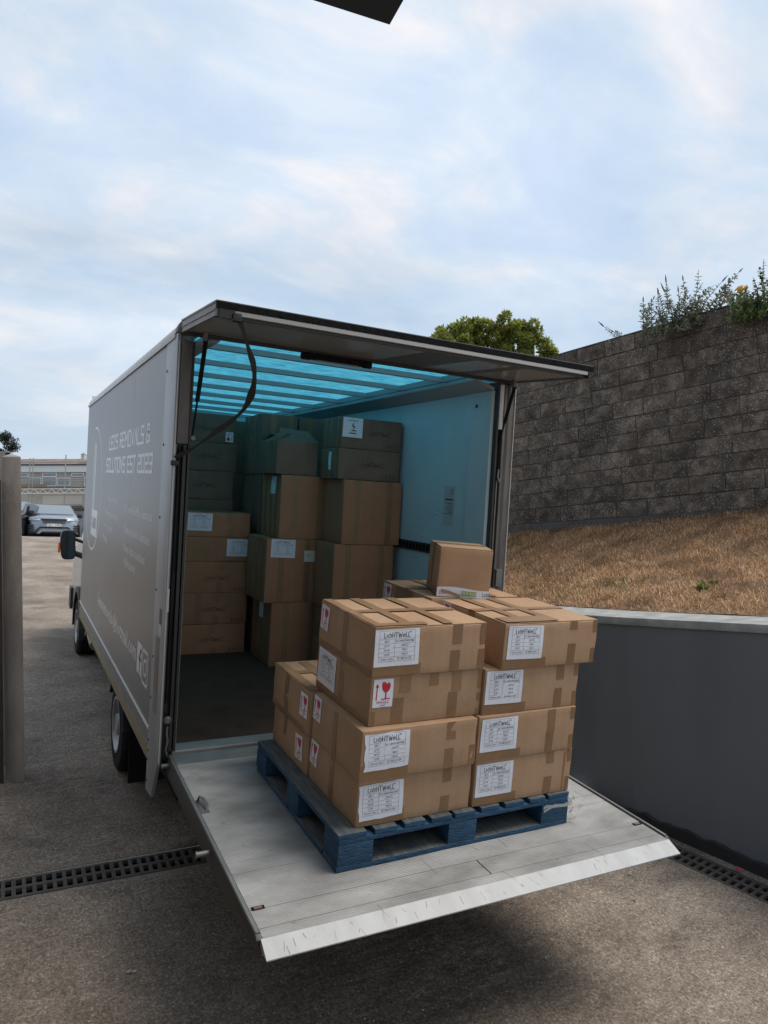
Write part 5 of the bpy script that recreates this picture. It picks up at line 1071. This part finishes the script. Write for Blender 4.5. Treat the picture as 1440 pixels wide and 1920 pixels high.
# ------------------------------------------------------------------ cars on the level yard
YZ = (M @ Vector((0, 23.4, G))).z
def car_build(name, label, paint, mw, plate=True):
    root = empty(name, mw, label, 'car')
    # local: x across, y forward (nose at -y, towards the viewer), z up
    prof = [(-2.18, .38), (-2.20, .62), (-2.12, .86), (-1.98, .98), (-1.0, 1.09), (-.82, 1.12), (-.05, 1.57), (.35, 1.64), (1.5, 1.60), (2.05, 1.30), (2.18, 1.0), (2.18, .40), (1.9, .28), (-1.9, .26)]
    def half(y, z):
        w = .96
        if z > 1.08: w = .93 - (z - 1.08) * .50
        w -= max(0, (abs(y) - 1.6)) ** 2 * .42
        return w
    n = len(prof); xs2 = [-1, -.86, -.5, 0, .5, .86, 1]; rows = []
    for f in xs2:
        row = []
        for y, z in prof:
            k = abs(f); yy = y + (.16 * k ** 3 if y < -1.9 else 0) - (.10 * k ** 3 if y > 1.9 else 0) ; zz_ = z - (.05 * k ** 4 if z > .8 else 0); row.append((f * half(y, z), yy, zz_))
        rows.append(row)
    vs = [p for r_ in rows for p in r_]; fs = []
    for i in range(len(xs2) - 1):
        for j in range(n): fs.append((i * n + j, (i + 1) * n + j, (i + 1) * n + (j + 1) % n, i * n + (j + 1) % n))
    fs += [tuple(range(n)), tuple((len(xs2) - 1) * n + k for k in range(n - 1, -1, -1))]
    b_ = MB(); b_.add(vs, fs); body = obj('body', b_, paint, root, bevel=.03)
    def quadp(name_, P, mat): b_ = MB(); m_ = len(P); b_.add(P + [(x, y + .03, z) for x, y, z in P], [tuple(range(m_)), tuple(range(2 * m_ - 1, m_ - 1, -1))] + [(i, (i + 1) % m_, (i + 1) % m_ + m_, i + m_) for i in range(m_)]); return obj(name_, b_, mat, root)
    b_ = MB(); P = [(-.82, -.80, 1.15), (.82, -.80, 1.15), (.66, -.10, 1.57), (-.66, -.10, 1.57)]; b_.add([(x, y - .02, z + .03) for x, y, z in P], [(0, 1, 2, 3)]); obj('windscreen', b_, 'window_glass', root)
    for s_ in (-1, 1):
        b_ = MB(); b_.add([(s_ * .945, -.55, 1.13), (s_ * .78, .0, 1.50), (s_ * .78, 1.4, 1.50), (s_ * .93, 1.75, 1.15)], [(0, 1, 2, 3)]); obj('side_window', b_, 'glass_dark', root)
        b_ = MB(); b_.box(*sorted((s_ * .93, s_ * 1.13)), -.55, -.40, 1.05, 1.22); obj('door_mirror', b_, 'black_plastic' if s_ > 0 else paint, root, bevel=.03)
        quadp('headlight', [(s_ * .48, -2.165, .875), (s_ * .90, -1.99, .88), (s_ * .90, -1.96, .82), (s_ * .52, -2.175, .81)], 'lamp_glass')
        b_ = MB()
        for k in range(3): b_.box(*sorted((s_ * .70, s_ * .90)), -2.12 + .02, -1.96, .40 + k * .09, .45 + k * .09)
        obj('bumper_vent', b_, 'black_plastic', root)
        for y in (-1.32, 1.38):
            b_ = MB(); b_.lathe([(-.12, .2), (-.12, .33), (-.09, .36), (.09, .36), (.12, .33), (.12, .2)], (s_ * .86, y, .36), 'x', 24); w_ = obj('wheel', b_, 'rubber', root, smooth=True)
            b_ = MB(); b_.lathe([(s_ * .115, .25), (s_ * .10, .06), (s_ * .12, 0)], (s_ * .86, y, .36), 'x', 20); obj('rim', b_, 'wheel_rim', w_)
    quadp('grille', [(-.50, -2.215, .875), (.50, -2.215, .875), (.42, -2.225, .77), (-.42, -2.225, .77)], 'black_plastic'); quadp('grille_slot', [(-.42, -2.222, .735), (.42, -2.222, .735), (.42, -2.222, .715), (-.42, -2.222, .715)], 'black_plastic')
    quadp('lower_grille', [(-.66, -2.20, .30), (-.5, -2.21, .50), (.5, -2.21, .50), (.66, -2.20, .30), (.66, -2.20, .40), (.50, -2.22, .56), (-.50, -2.22, .56), (-.66, -2.20, .40)], 'black_plastic')
    quadp('skid_plate', [(-.62, -2.215, .30), (-.46, -2.225, .44), (.46, -2.225, .44), (.62, -2.215, .30), (.52, -2.215, .28), (.40, -2.225, .38), (-.40, -2.225, .38), (-.52, -2.215, .28)], 'car_trim')
    b_ = MB(); b_.box(-.92, .92, -2.10, 2.0, .14, .285); obj('underbody', b_, 'chassis_black', root)
    if plate:
        o = quadp('number_plate', [(-.26, -2.245, .57), (.26, -2.245, .57), (.26, -2.245, .68), (-.26, -2.245, .68)], 'plate_white'); V, Fc = text2d('YJ21 OMZ', .115); b_ = MB(); b_.add([(x, -2.249, z + .625) for x, z in V], Fc); obj('lettering', b_, 'ink', o)
    return root
cpos = at(97, 1003, 30.0)
car_build('parked_car', 'silver blue parked car seen head on at the top of the yard', 'car_silver', T(cpos.x, cpos.y, YZ) @ RZ(R_(-1)))
cp2 = at(17, 1003, 28.6)
car_build('parked_car', 'dark parked car partly hidden by the gate post, left of the silver one', 'car_dark', T(cp2.x, cp2.y, YZ) @ RZ(R_(-24)), False)

# ------------------------------------------------------------------ building across the yard
BD_ = 60.; K = BD_ / F_PX
bc = at(100, 1037, BD_); ax = Vector((CR.x, CR.y, 0)).normalized()
bm_ = Matrix.Translation((bc.x, bc.y, YZ)) @ RZ(math.atan2(ax.y, ax.x))
def X(px): return (px - 100) * K
def Z(py): return max(at(100, py, BD_).z - YZ, 0) if py < 1030 else 0.
bld = empty('white_building', bm_, 'low two storey white building with a long window band behind the parked cars', 'building')
b_ = MB(); b_.box(X(-40), X(330), 0, 9, 0, Z(921)); obj('lower_wall', b_, 'render_white', bld)
b_ = MB(); b_.box(X(-40), X(330), .02, 9, Z(921), Z(883.5)); obj('upper_wall', b_, 'upper_cladding', bld)
b_ = MB(); b_.box(X(-41), X(331), -.12, 9.1, Z(883.5), Z(871)); obj('fascia', b_, 'fascia_white', bld)
b_ = MB(); b_.box(X(-42), X(332), -.18, 9.2, Z(871), Z(868.5)); obj('gutter', b_, 'frame_dark', bld)
rf = MB(); rf.prism([(.0, Z(868.4)), (4.0, Z(843.5)), (8.0, Z(868.4))], 'x', X(-30), X(128)); rf = obj('roof', rf, 'roof_tile', bld)
b_ = MB()
for i in range(26): x = X(-28) + i * (X(127) - X(-28)) / 26; b_.prism([(-.02, Z(868.0)), (3.98, Z(843.2)), (3.98, Z(843.6)), (-.02, Z(868.5))], 'x', x, x + .09)
tr_ = obj('tile_roll', b_, 'roof_tile', rf)
b_ = MB(); b_.box(X(113), X(119.5), 3.4, 4.0, Z(850), Z(836)); b_.box(X(112.5), X(120), 3.35, 4.05, Z(836), Z(835)); b_.box(X(115), X(117.5), 3.5, 3.8, Z(835), Z(832)); obj('chimney', b_, 'render_white', rf)
def window(x0, x1, y0, y1, fr=.8):
    b_ = MB(); f = fr * K
    b_.box(X(x0), X(x1), -.06, .018, Z(y1), Z(y1) + f); b_.box(X(x0), X(x1), -.06, .018, Z(y0) - f, Z(y0)); b_.box(X(x0), X(x0) + f, -.06, .018, Z(y1) + f, Z(y0) - f); b_.box(X(x1) - f, X(x1), -.06, .018, Z(y1) + f, Z(y0) - f)
    w_ = obj('window', b_, 'window_frame', bld); b_ = MB(); b_.box(X(x0) + f, X(x1) - f, -.02, .015, Z(y1) + f, Z(y0) - f); obj('pane', b_, 'window_glass', w_)
for x0, x1, y0, y1 in ((27, 47, 885, 893), (49, 72, 894, 910), (74, 101, 885, 892), (74, 101, 892.4, 910), (103, 127, 894.5, 909), (129, 152, 885.5, 892), (154, 178, 893, 909), (181, 206, 885, 909), (210, 236, 893, 909)): window(x0, x1, y0, y1)
for x0, x1 in ((76, 150),): 
    b_ = MB(); b_.box(X(x0), X(x1), -.03, .0, Z(945), Z(929)); obj('shutter', b_, 'scaffold_white', bld)
b_ = MB(); b_.box(X(120), X(190), -.04, -.0, Z(1037), Z(950)); obj('shop_front', b_, 'window_glass', bld)
aw = MB(); aw.tube([(X(130), -.6, Z(953)), (X(156), -.6, Z(952))], .14, 12); aw.box(X(130), X(156), -.6, .0, Z(956.5), Z(955.5)); tag(obj('awning', aw, 'frame_grey', None, bm_.copy(), smooth=True), 'rolled grey awning on the building front beside the van', 'awning')
nb_ = empty('notice_board', bm_ @ T(X(148), -1.2, 0), 'small framed blue and orange notice board standing right of the silver car', 'sign')
b_ = MB(); b_.box(-.33, .33, -.03, .03, .75, 2.75); b_.box(-.28, -.22, -.02, .02, 0, .75); b_.box(.22, .28, -.02, .02, 0, .75); obj('frame', b_, 'window_frame', nb_)
b_ = MB(); b_.box(-.27, .27, -.036, -.031, 2.1, 2.65, 0); b_.box(-.27, .27, -.036, -.031, .85, 2.09, 1); obj('poster', b_, ['sticker_brown', 'car_silver'], nb_)
# scaffolding in front
sc1 = empty('scaffolding', bm_ @ T(0, -1.5, 0), 'tube scaffold with a boarded lift and white lattice beam along the building front', 'scaffolding')
for px in (66, 72, 132, 196): b_ = MB(); b_.tube([(X(px), 0, 0), (X(px), 0, Z(862 if px != 132 else 856))], .045, 6); obj('standard', b_, 'scaffold', sc1)
for py in (869.5, 902, 905.5): b_ = MB(); b_.tube([(X(20), 0, Z(py)), (X(230), 0, Z(py - 1))], .04, 6); obj('ledger', b_, 'scaffold', sc1)
b_ = MB(); b_.box(X(20), X(230), .0, 1.2, Z(917), Z(915.6)); obj('scaffold_boards', b_, 'board_wood', sc1)
b_ = MB(); b_.box(X(30), X(99), -.03, .02, Z(915.5), Z(910.5)); obj('toe_board', b_, 'board_wood', sc1)
b_ = MB(); b_.tube([(X(53), -.1, Z(920)), (X(230), -.1, Z(919.2))], .035, 6); b_.tube([(X(53), -.1, Z(928.3)), (X(230), -.1, Z(927.5))], .035, 6)
for i in range(11):
    a = 53 + i * 16; b_.tube([(X(a), -.1, Z(928)), (X(a + 8), -.1, Z(920))], .030, 5); b_.tube([(X(a + 8), -.1, Z(920)), (X(a + 16), -.1, Z(928))], .030, 5)
obj('lattice_beam', b_, 'scaffold_white', sc1)

# ------------------------------------------------------------------ plants
def leaf_cloud(centres, n, ls, seed, aspect=.38, droop=.3, outward=None):
    """n small folded leaves spread round given (centre, radius) blobs"""
    r = np.random.default_rng(seed); V = []; F = []; C_ = np.array([c[0] for c in centres]); Rd = np.array([c[1] for c in centres]); wts = Rd ** 2; wts /= wts.sum()
    idx = r.choice(len(C_), n, p=wts); d = r.normal(size=(n, 3)); d /= np.linalg.norm(d, axis=1)[:, None]; rad = r.uniform(.45, 1.12, n) ** .6
    P = C_[idx] + d * (Rd[idx] * rad)[:, None] * np.array([1, 1, .85])
    ax_ = d + r.normal(scale=.6, size=(n, 3)) + np.array([0, 0, .35]); ax_ /= np.linalg.norm(ax_, axis=1)[:, None]
    sd_ = np.cross(ax_, r.normal(size=(n, 3))); sd_ /= np.linalg.norm(sd_, axis=1)[:, None]; up_ = np.cross(ax_, sd_); l_ = r.uniform(*ls, n)[:, None]
    a0 = P; a1 = P + ax_ * l_ * .5 + sd_ * l_ * aspect * .5 + up_ * l_ * .08; a2 = P + ax_ * l_ - up_ * l_ * .05; a3 = P + ax_ * l_ * .5 - sd_ * l_ * aspect * .5 + up_ * l_ * .08
    V = np.stack([a0, a1, a2, a3], 1).reshape(-1, 3); i = np.arange(n)[:, None] * 4
    return V.tolist(), (i + np.array([0, 1, 2])).tolist() + (i + np.array([0, 2, 3])).tolist()
def leafobj(name, V, F, mat, parent, mw=None):
    me = bpy.data.meshes.new(name); me.from_pydata(V, [], F); me.materials.append(MATS[mat]); return link(name, me, parent, mw)
# round bush behind the wall
bd = 12.5; base = at(925, 655, bd); bush = empty('bush', T(base.x, base.y, 3.75), 'round leafy green bush showing over the raised van door', 'bush')
rs = random.Random(3); K2 = bd / F_PX; blobs = []
U3 = Vector((0, 0, 1)); A3 = Vector((CR.x, CR.y, 0)).normalized(); B3 = Vector((CF.x, CF.y, 0)).normalized()
out_ = [(828, 628), (845, 622), (862, 622), (880, 622), (900, 618), (920, 620), (940, 618), (960, 622), (980, 626), (995, 638), (1010, 650), (1022, 660)]
for px, py in out_:
    for k in range(4):
        q = at(px + rs.uniform(-9, 9), py + 14 + k * 16 + rs.uniform(-4, 4), bd) + B3 * rs.uniform(-.35, .35); blobs.append((tuple(q - Vector((base.x, base.y, 3.75))), rs.uniform(.09, .15)))
for px, py in ((968, 606), (960, 612), (1004, 634), (868, 616), (885, 618), (828, 636), (826, 624), (905, 612), (936, 610), (990, 622), (1026, 664), (1032, 668)):
    q = at(px, py, bd) + B3 * rs.uniform(-.2, .2); blobs.append((tuple(q - Vector((base.x, base.y, 3.75))), .055))
for k in range(46):
    q = at(rs.uniform(822, 1034), 0, bd); px_ = 822 + (k * 4.7); top_ = np.interp(px_, [822, 845, 870, 905, 940, 970, 1000, 1034], [630, 622, 612, 608, 606, 604, 622, 662]); q = at(px_, top_ + rs.uniform(-6, 14), bd) + B3 * rs.uniform(-.25, .25); blobs.append((tuple(q - Vector((base.x, base.y, 3.75))), rs.uniform(.04, .075)))
V, F = leaf_cloud(blobs, 30000, (.045, .095), 5); leafobj('crown', V, F, 'leaf_green', bush)
b_ = MB()
for k in range(9):
    tgt = Vector(blobs[(k * 5) % 44][0]); b_.tube([(rs.uniform(-.05, .05), rs.uniform(-.05, .05), -.05), tgt * .45 + Vector((0, 0, -.1)), tgt], [.03, .016, .005], 6)
obj('branch', b_, 'bark', bush, smooth=True)

# buddleia on the wall top
def stem_plant(name, label, cat, stems, base_px, dep, leaf, lf_mat, seed, spike=True, nl=20, group=None, gz_=3.9):
    base = at(*base_px, dep); base.z = gz_; root = empty(name, T(*base), label, cat, group); r = random.Random(seed); sb = MB(); lv, lfc = [], []; sk = MB()
    for (px, py, bx, by) in stems:
        tip = at(px, py, dep + r.uniform(-.15, .35)) - base; st_ = at(bx, by, dep + r.uniform(-.05, .3)) - base
        mid = st_.lerp(tip, .5) + Vector((r.uniform(-.05, .05), r.uniform(-.05, .05), .06 * (tip - st_).length)); P = bez([st_, mid, tip], 8); sb.tube(P, [.006 * (1 - .75 * i / len(P)) + .001 for i in range(len(P))], 5)
        n = int(nl * (tip - st_).length / .5) + 4
        for i in range(n):
            t_ = .08 + .84 * i / n; q = P[int(t_ * (len(P) - 1))]; d = (P[min(int(t_ * (len(P) - 1)) + 1, len(P) - 1)] - q).normalized() if int(t_ * (len(P) - 1)) < len(P) - 1 else Vector((0, 0, 1))
            for s_ in (-1, 1):
                a = r.uniform(0, math.pi); sdv = d.cross(Vector((math.cos(a), math.sin(a), .2))).normalized() * s_; L_leaf = leaf * r.uniform(.6, 1.15) * (1 - .5 * t_); dirv = (sdv + d * .5 + Vector((0, 0, -.15 * r.random()))).normalized(); w_ = dirv.cross(d).normalized() * L_leaf * (.19 if spike else .32); o2 = len(lv)
                m_ = q + dirv * L_leaf * .45 + Vector((0, 0, L_leaf * .06)); lv += [tuple(q), tuple(m_ + w_), tuple(q + dirv * L_leaf - Vector((0, 0, L_leaf * .12))), tuple(m_ - w_)]; lfc += [(o2, o2 + 1, o2 + 2), (o2, o2 + 2, o2 + 3)]
        if spike and r.random() < .8:
            d = (P[-1] - P[-4]).normalized(); l2 = r.uniform(.05, .13); sk.tube([P[-1], P[-1] + d * l2 * .4, P[-1] + d * l2], [.007, .010, .002], 6)
    obj('stem', sb, 'stem', root, smooth=True); leafobj('leaves', lv, lfc, lf_mat, root)
    if sk.v: tag(obj('flower_spike', sk, 'spike', root, smooth=True), kind='stuff')
    return root
r = random.Random(21); stems = []
tops = [(1206, 566), (1208, 592), (1234, 552), (1249, 530), (1256, 560), (1281, 526), (1272, 548), (1299, 572), (1310, 506), (1318, 530), (1338, 535), (1354, 528), (1366, 530), (1386, 510), (1378, 545), (1292, 545), (1325, 560), (1345, 560), (1360, 555), (1232, 580), (1262, 590), (1285, 580)]
for tx_, ty in tops:
    bx = 1245 + (tx_ - 1245) * .55 + r.uniform(-26, 26); stems.append((tx_, ty, bx, 626 - (bx - 1230) * .24 + 6))
for k in range(28):
    tx_ = r.uniform(1215, 1405); ty = r.uniform(545, 605) - (tx_ - 1225) * .12; bx = tx_ + r.uniform(-34, 34); stems.append((tx_, ty, bx, 630 - (bx - 1230) * .25))
stem_plant('buddleia', 'spindly grey green buddleia with dead flower spikes growing on top of the block wall', 'shrub', stems, (1290, 615), 8.9, .10, 'leaf_buddleia', 2)
stem_plant('buddleia', 'small arching buddleia shoot on the wall top, left of the big one', 'shrub', [(1132, 612, 1172, 646), (1150, 622, 1186, 640), (1140, 640, 1155, 654), (1190, 636, 1188, 645)], (1175, 650), 9.8, .085, 'leaf_buddleia', 5, nl=12, gz_=4.05)
stem_plant('weed', 'tiny sprig on the wall top just beyond the van door corner', 'shrub', [(1072, 664, 1072, 676), (1066, 670, 1070, 677), (1078, 668, 1074, 676)], (1072, 676), 11.0, .06, 'leaf_buddleia', 6, False, 8, gz_=4.05)
stems = []
for k in range(40):
    tx_ = r.uniform(1375, 1490); ty = r.uniform(535, 585) - (tx_ - 1385) * .25; bx = tx_ + r.uniform(-10, 10); stems.append((tx_, ty, bx, 604 - (bx - 1380) * .2))
stems += [(1432, 486, 1438, 585), (1424, 500, 1432, 580), (1412, 520, 1420, 585), (1400, 538, 1405, 590), (1440, 520, 1445, 580)]
sh = stem_plant('broad_leaf_shrub', 'broad leaved green shrub with a yellow bloom at the right end of the wall top', 'shrub', stems, (1430, 590), 8.3, .085, 'leaf_broad', 8, False, 15, gz_=3.78)
b_ = MB(); q = at(1391, 541, 8.3) - sh.matrix_basis.translation; rs = random.Random(2)
for k in range(42):
    d = Vector([rs.gauss(0, 1) for _ in range(3)]).normalized(); a = q + Vector((d.x * .055, d.y * .055, d.z * .03)); s_ = d.cross(Vector((.3, .2, 1))).normalized() * .018; e = d.cross(s_).normalized() * .018; b_.add([a - s_, a + e, a + s_, a - e], [(0, 1, 2, 3)])
obj('flower', b_, 'yellow_petal', sh, fix=False)
b_ = MB(); q = at(1412, 550, 8.25) - sh.matrix_basis.translation
for k in range(12):
    d = Vector([rs.gauss(0, 1) for _ in range(3)]).normalized(); a = q + d * .014; s_ = d.cross(Vector((.3, .2, 1))).normalized() * .012; e = d.cross(s_).normalized() * .012; b_.add([a - s_, a + e, a + s_, a - e], [(0, 1, 2, 3)])
obj('flower', b_, 'red_lens', sh, fix=False)
# weed rosette on the bank
def bank_at(px, py):
    best = None
    for k in range(200):
        d = 5. + k * .03; p = at(px, py, d)
        if -4 < p.y < 11 and capback(p.y) < p.x < bwx(p.y):
            u = (p.x - capback(p.y)) / (bwx(p.y) - capback(p.y)); e = abs(p.z - bankz(u, p.y))
            if best is None or e < best[0]: best = (e, p, bankz(u, p.y))
    return Vector((best[1].x, best[1].y, best[2]))
for (px, py, lab, s_) in ((1322, 1104, 'bright green weed rosette in the dry grass', 1.), (1340, 1094, 'small green tuft just above the bright weed in the dry grass', .6)):
    p = bank_at(px, py); b_ = MB(); rs = random.Random(px)
    for k in range(22):
        a = rs.uniform(0, 6.28); l_ = s_ * rs.uniform(.07, .13); e = rs.uniform(.3, 1.1); d = Vector((math.cos(a) * math.cos(e), math.sin(a) * math.cos(e), math.sin(e))); w_ = Vector((-math.sin(a), math.cos(a), 0)) * l_ * .16
        b_.add([Vector((0, 0, 0)), d * l_ * .5 + w_, d * l_ + Vector((0, 0, -.2 * l_)), d * l_ * .5 - w_], [(0, 1, 2, 3)])
    tag(obj('weed', b_, 'weed_green', None, T(*p), fix=False), lab, 'weed')
# pine at the far left
pd = 75.; pb = at(5, 1010, pd); pine = empty('pine_tree', T(pb.x, pb.y, YZ), 'dark conifer behind the building at the left edge', 'tree')
b_ = MB(); b_.tube([(0, 0, -.2), (.1, 0, 5), (-.1, 0, 11.6)], [.28, .2, .04], 8); obj('trunk', b_, 'bark', pine, smooth=True)
r = random.Random(6); bl = []; bb_ = MB()
topz = (at(2, 806, pd)).z - YZ
for k in range(46):
    z = topz * (.35 + .64 * (k / 46) ** .8); l_ = (topz - z) * .42 + .35; l_ = min(l_, 3.0); a = r.uniform(0, 6.28); e = Vector((math.cos(a) * l_, math.sin(a) * l_, z + r.uniform(-.2, .35)))
    bb_.tube([(0, 0, z - .2), e], [.05, .01], 4)
    for j in range(5): t_ = .3 + .7 * j / 4; bl.append(((e.x * t_, e.y * t_, z - .2 + (e.z - z + .2) * t_), .30))
obj('branch', bb_, 'bark', pine); V, F = leaf_cloud(bl, 9000, (.12, .3), 9, .35); leafobj('crown', V, F, 'needle', pine)

# ------------------------------------------------------------------ canopy corner overhead, litter, grit
# flat dark canopy corner in view; deck behind and side wall added for shade
can = empty('canopy_and_shade_wall', T(0, 0, 0), 'loading bay building with a flat dark canopy corner overhead', 'building')
z0 = CAM.z + 2.0; cA = (.347, -1.803)
b_ = MB(); b_.box(-2.6, cA[0], -6.8, cA[1], z0, z0 + .10); 
ga = math.atan2(.024, -.283) - math.pi
b_.v = [(cA[0] + (x - cA[0]) * math.cos(ga) - (y - cA[1]) * math.sin(ga), cA[1] + (x - cA[0]) * math.sin(ga) + (y - cA[1]) * math.cos(ga), z) for x, y, z in b_.v]
obj('canopy_deck', b_, 'canopy_dark', can)
b_ = MB(); b_.box(-2.7, -2.25, -7.2, .9, -2.6, 4.4); obj('shade_wall', b_, 'shade_wall_render', can)  # unseen wall added to shade the left faces of the cartons
# litter
def ramp_pt(px, py):
    Mi = M.inverted(); c = Mi @ CAM; d = Mi.to_3x3() @ (CF + CR * ((px - 720) / F_PX) - CU * ((py - 960) / F_PX)); return c + d * ((G - c.z) / d.z)
def scrap(name, label, cat, px, py, s_, mat, seed):
    p = ramp_pt(px, py) + Vector((0, 0, .008)); r = random.Random(seed); b_ = MB()
    for k in range(5):
        c = Vector((r.uniform(-s_, s_), r.uniform(-s_, s_) * .6, .006 + r.random() * s_ * .4)); a = [c + Vector((r.uniform(-s_, s_) * .8, r.uniform(-s_, s_) * .8, r.uniform(-.004, .008))) for _ in range(4)]
        b_.add([(q.x, q.y, max(.0025, q.z)) for q in a], [(0, 1, 2), (0, 2, 3)])
    tag(obj(name, b_, mat, None, M @ T(*p), fix=False), label, cat)
scrap('litter', 'crumpled red and white wrapper on the drain by the grey wall', 'litter', 1385, 1634, .022, 'litter_red', 1)
for px, py, s_, lb_ in ((245, 1827, .014, 'larger pale fleck of dried paint on the concrete near the lower left'), (98, 1760, .012, 'pale fleck of dried paint below the left drain'), (160, 1838, .009, 'small pale fleck left of the larger paint fleck'), (1180, 1642, .018, 'twig like scrap below the tip of the tail lift'), (1187, 1692, .012, 'pale scrap on the concrete in front of the tail lift tip'), (1025, 1801, .012, 'grey scrap on the concrete at the lower middle right')):
    scrap('litter', lb_, 'litter', px, py, s_, 'litter_white', px)
b_ = MB(); r = random.Random(8)
for k in range(900):
    px, py = r.uniform(0, 1440), 1250 + 670 * r.random() ** .7; p = ramp_pt(px, py)
    if p.x > 2.85 or .2 < p.y < .45: continue
    s_ = r.uniform(.002, .0055); p.z += .006; v6 = [(p.x + a * s_ * r.uniform(.6, 1.2), p.y + b3 * s_ * r.uniform(.6, 1.2), p.z + (c3 + .6) * s_ * .8) for a, b3, c3 in ((1, 0, 0), (-1, 0, 0), (0, 1, 0), (0, -1, 0), (0, 0, 1), (0, 0, -1))]
    b_.add(v6, [(0, 2, 4), (2, 1, 4), (1, 3, 4), (3, 0, 4), (2, 0, 5), (1, 2, 5), (3, 1, 5), (0, 3, 5)])
tag(obj('grit', b_, 'pebble', None, M.copy()), 'loose grit scattered over the concrete yard', 'grit', kind='stuff')
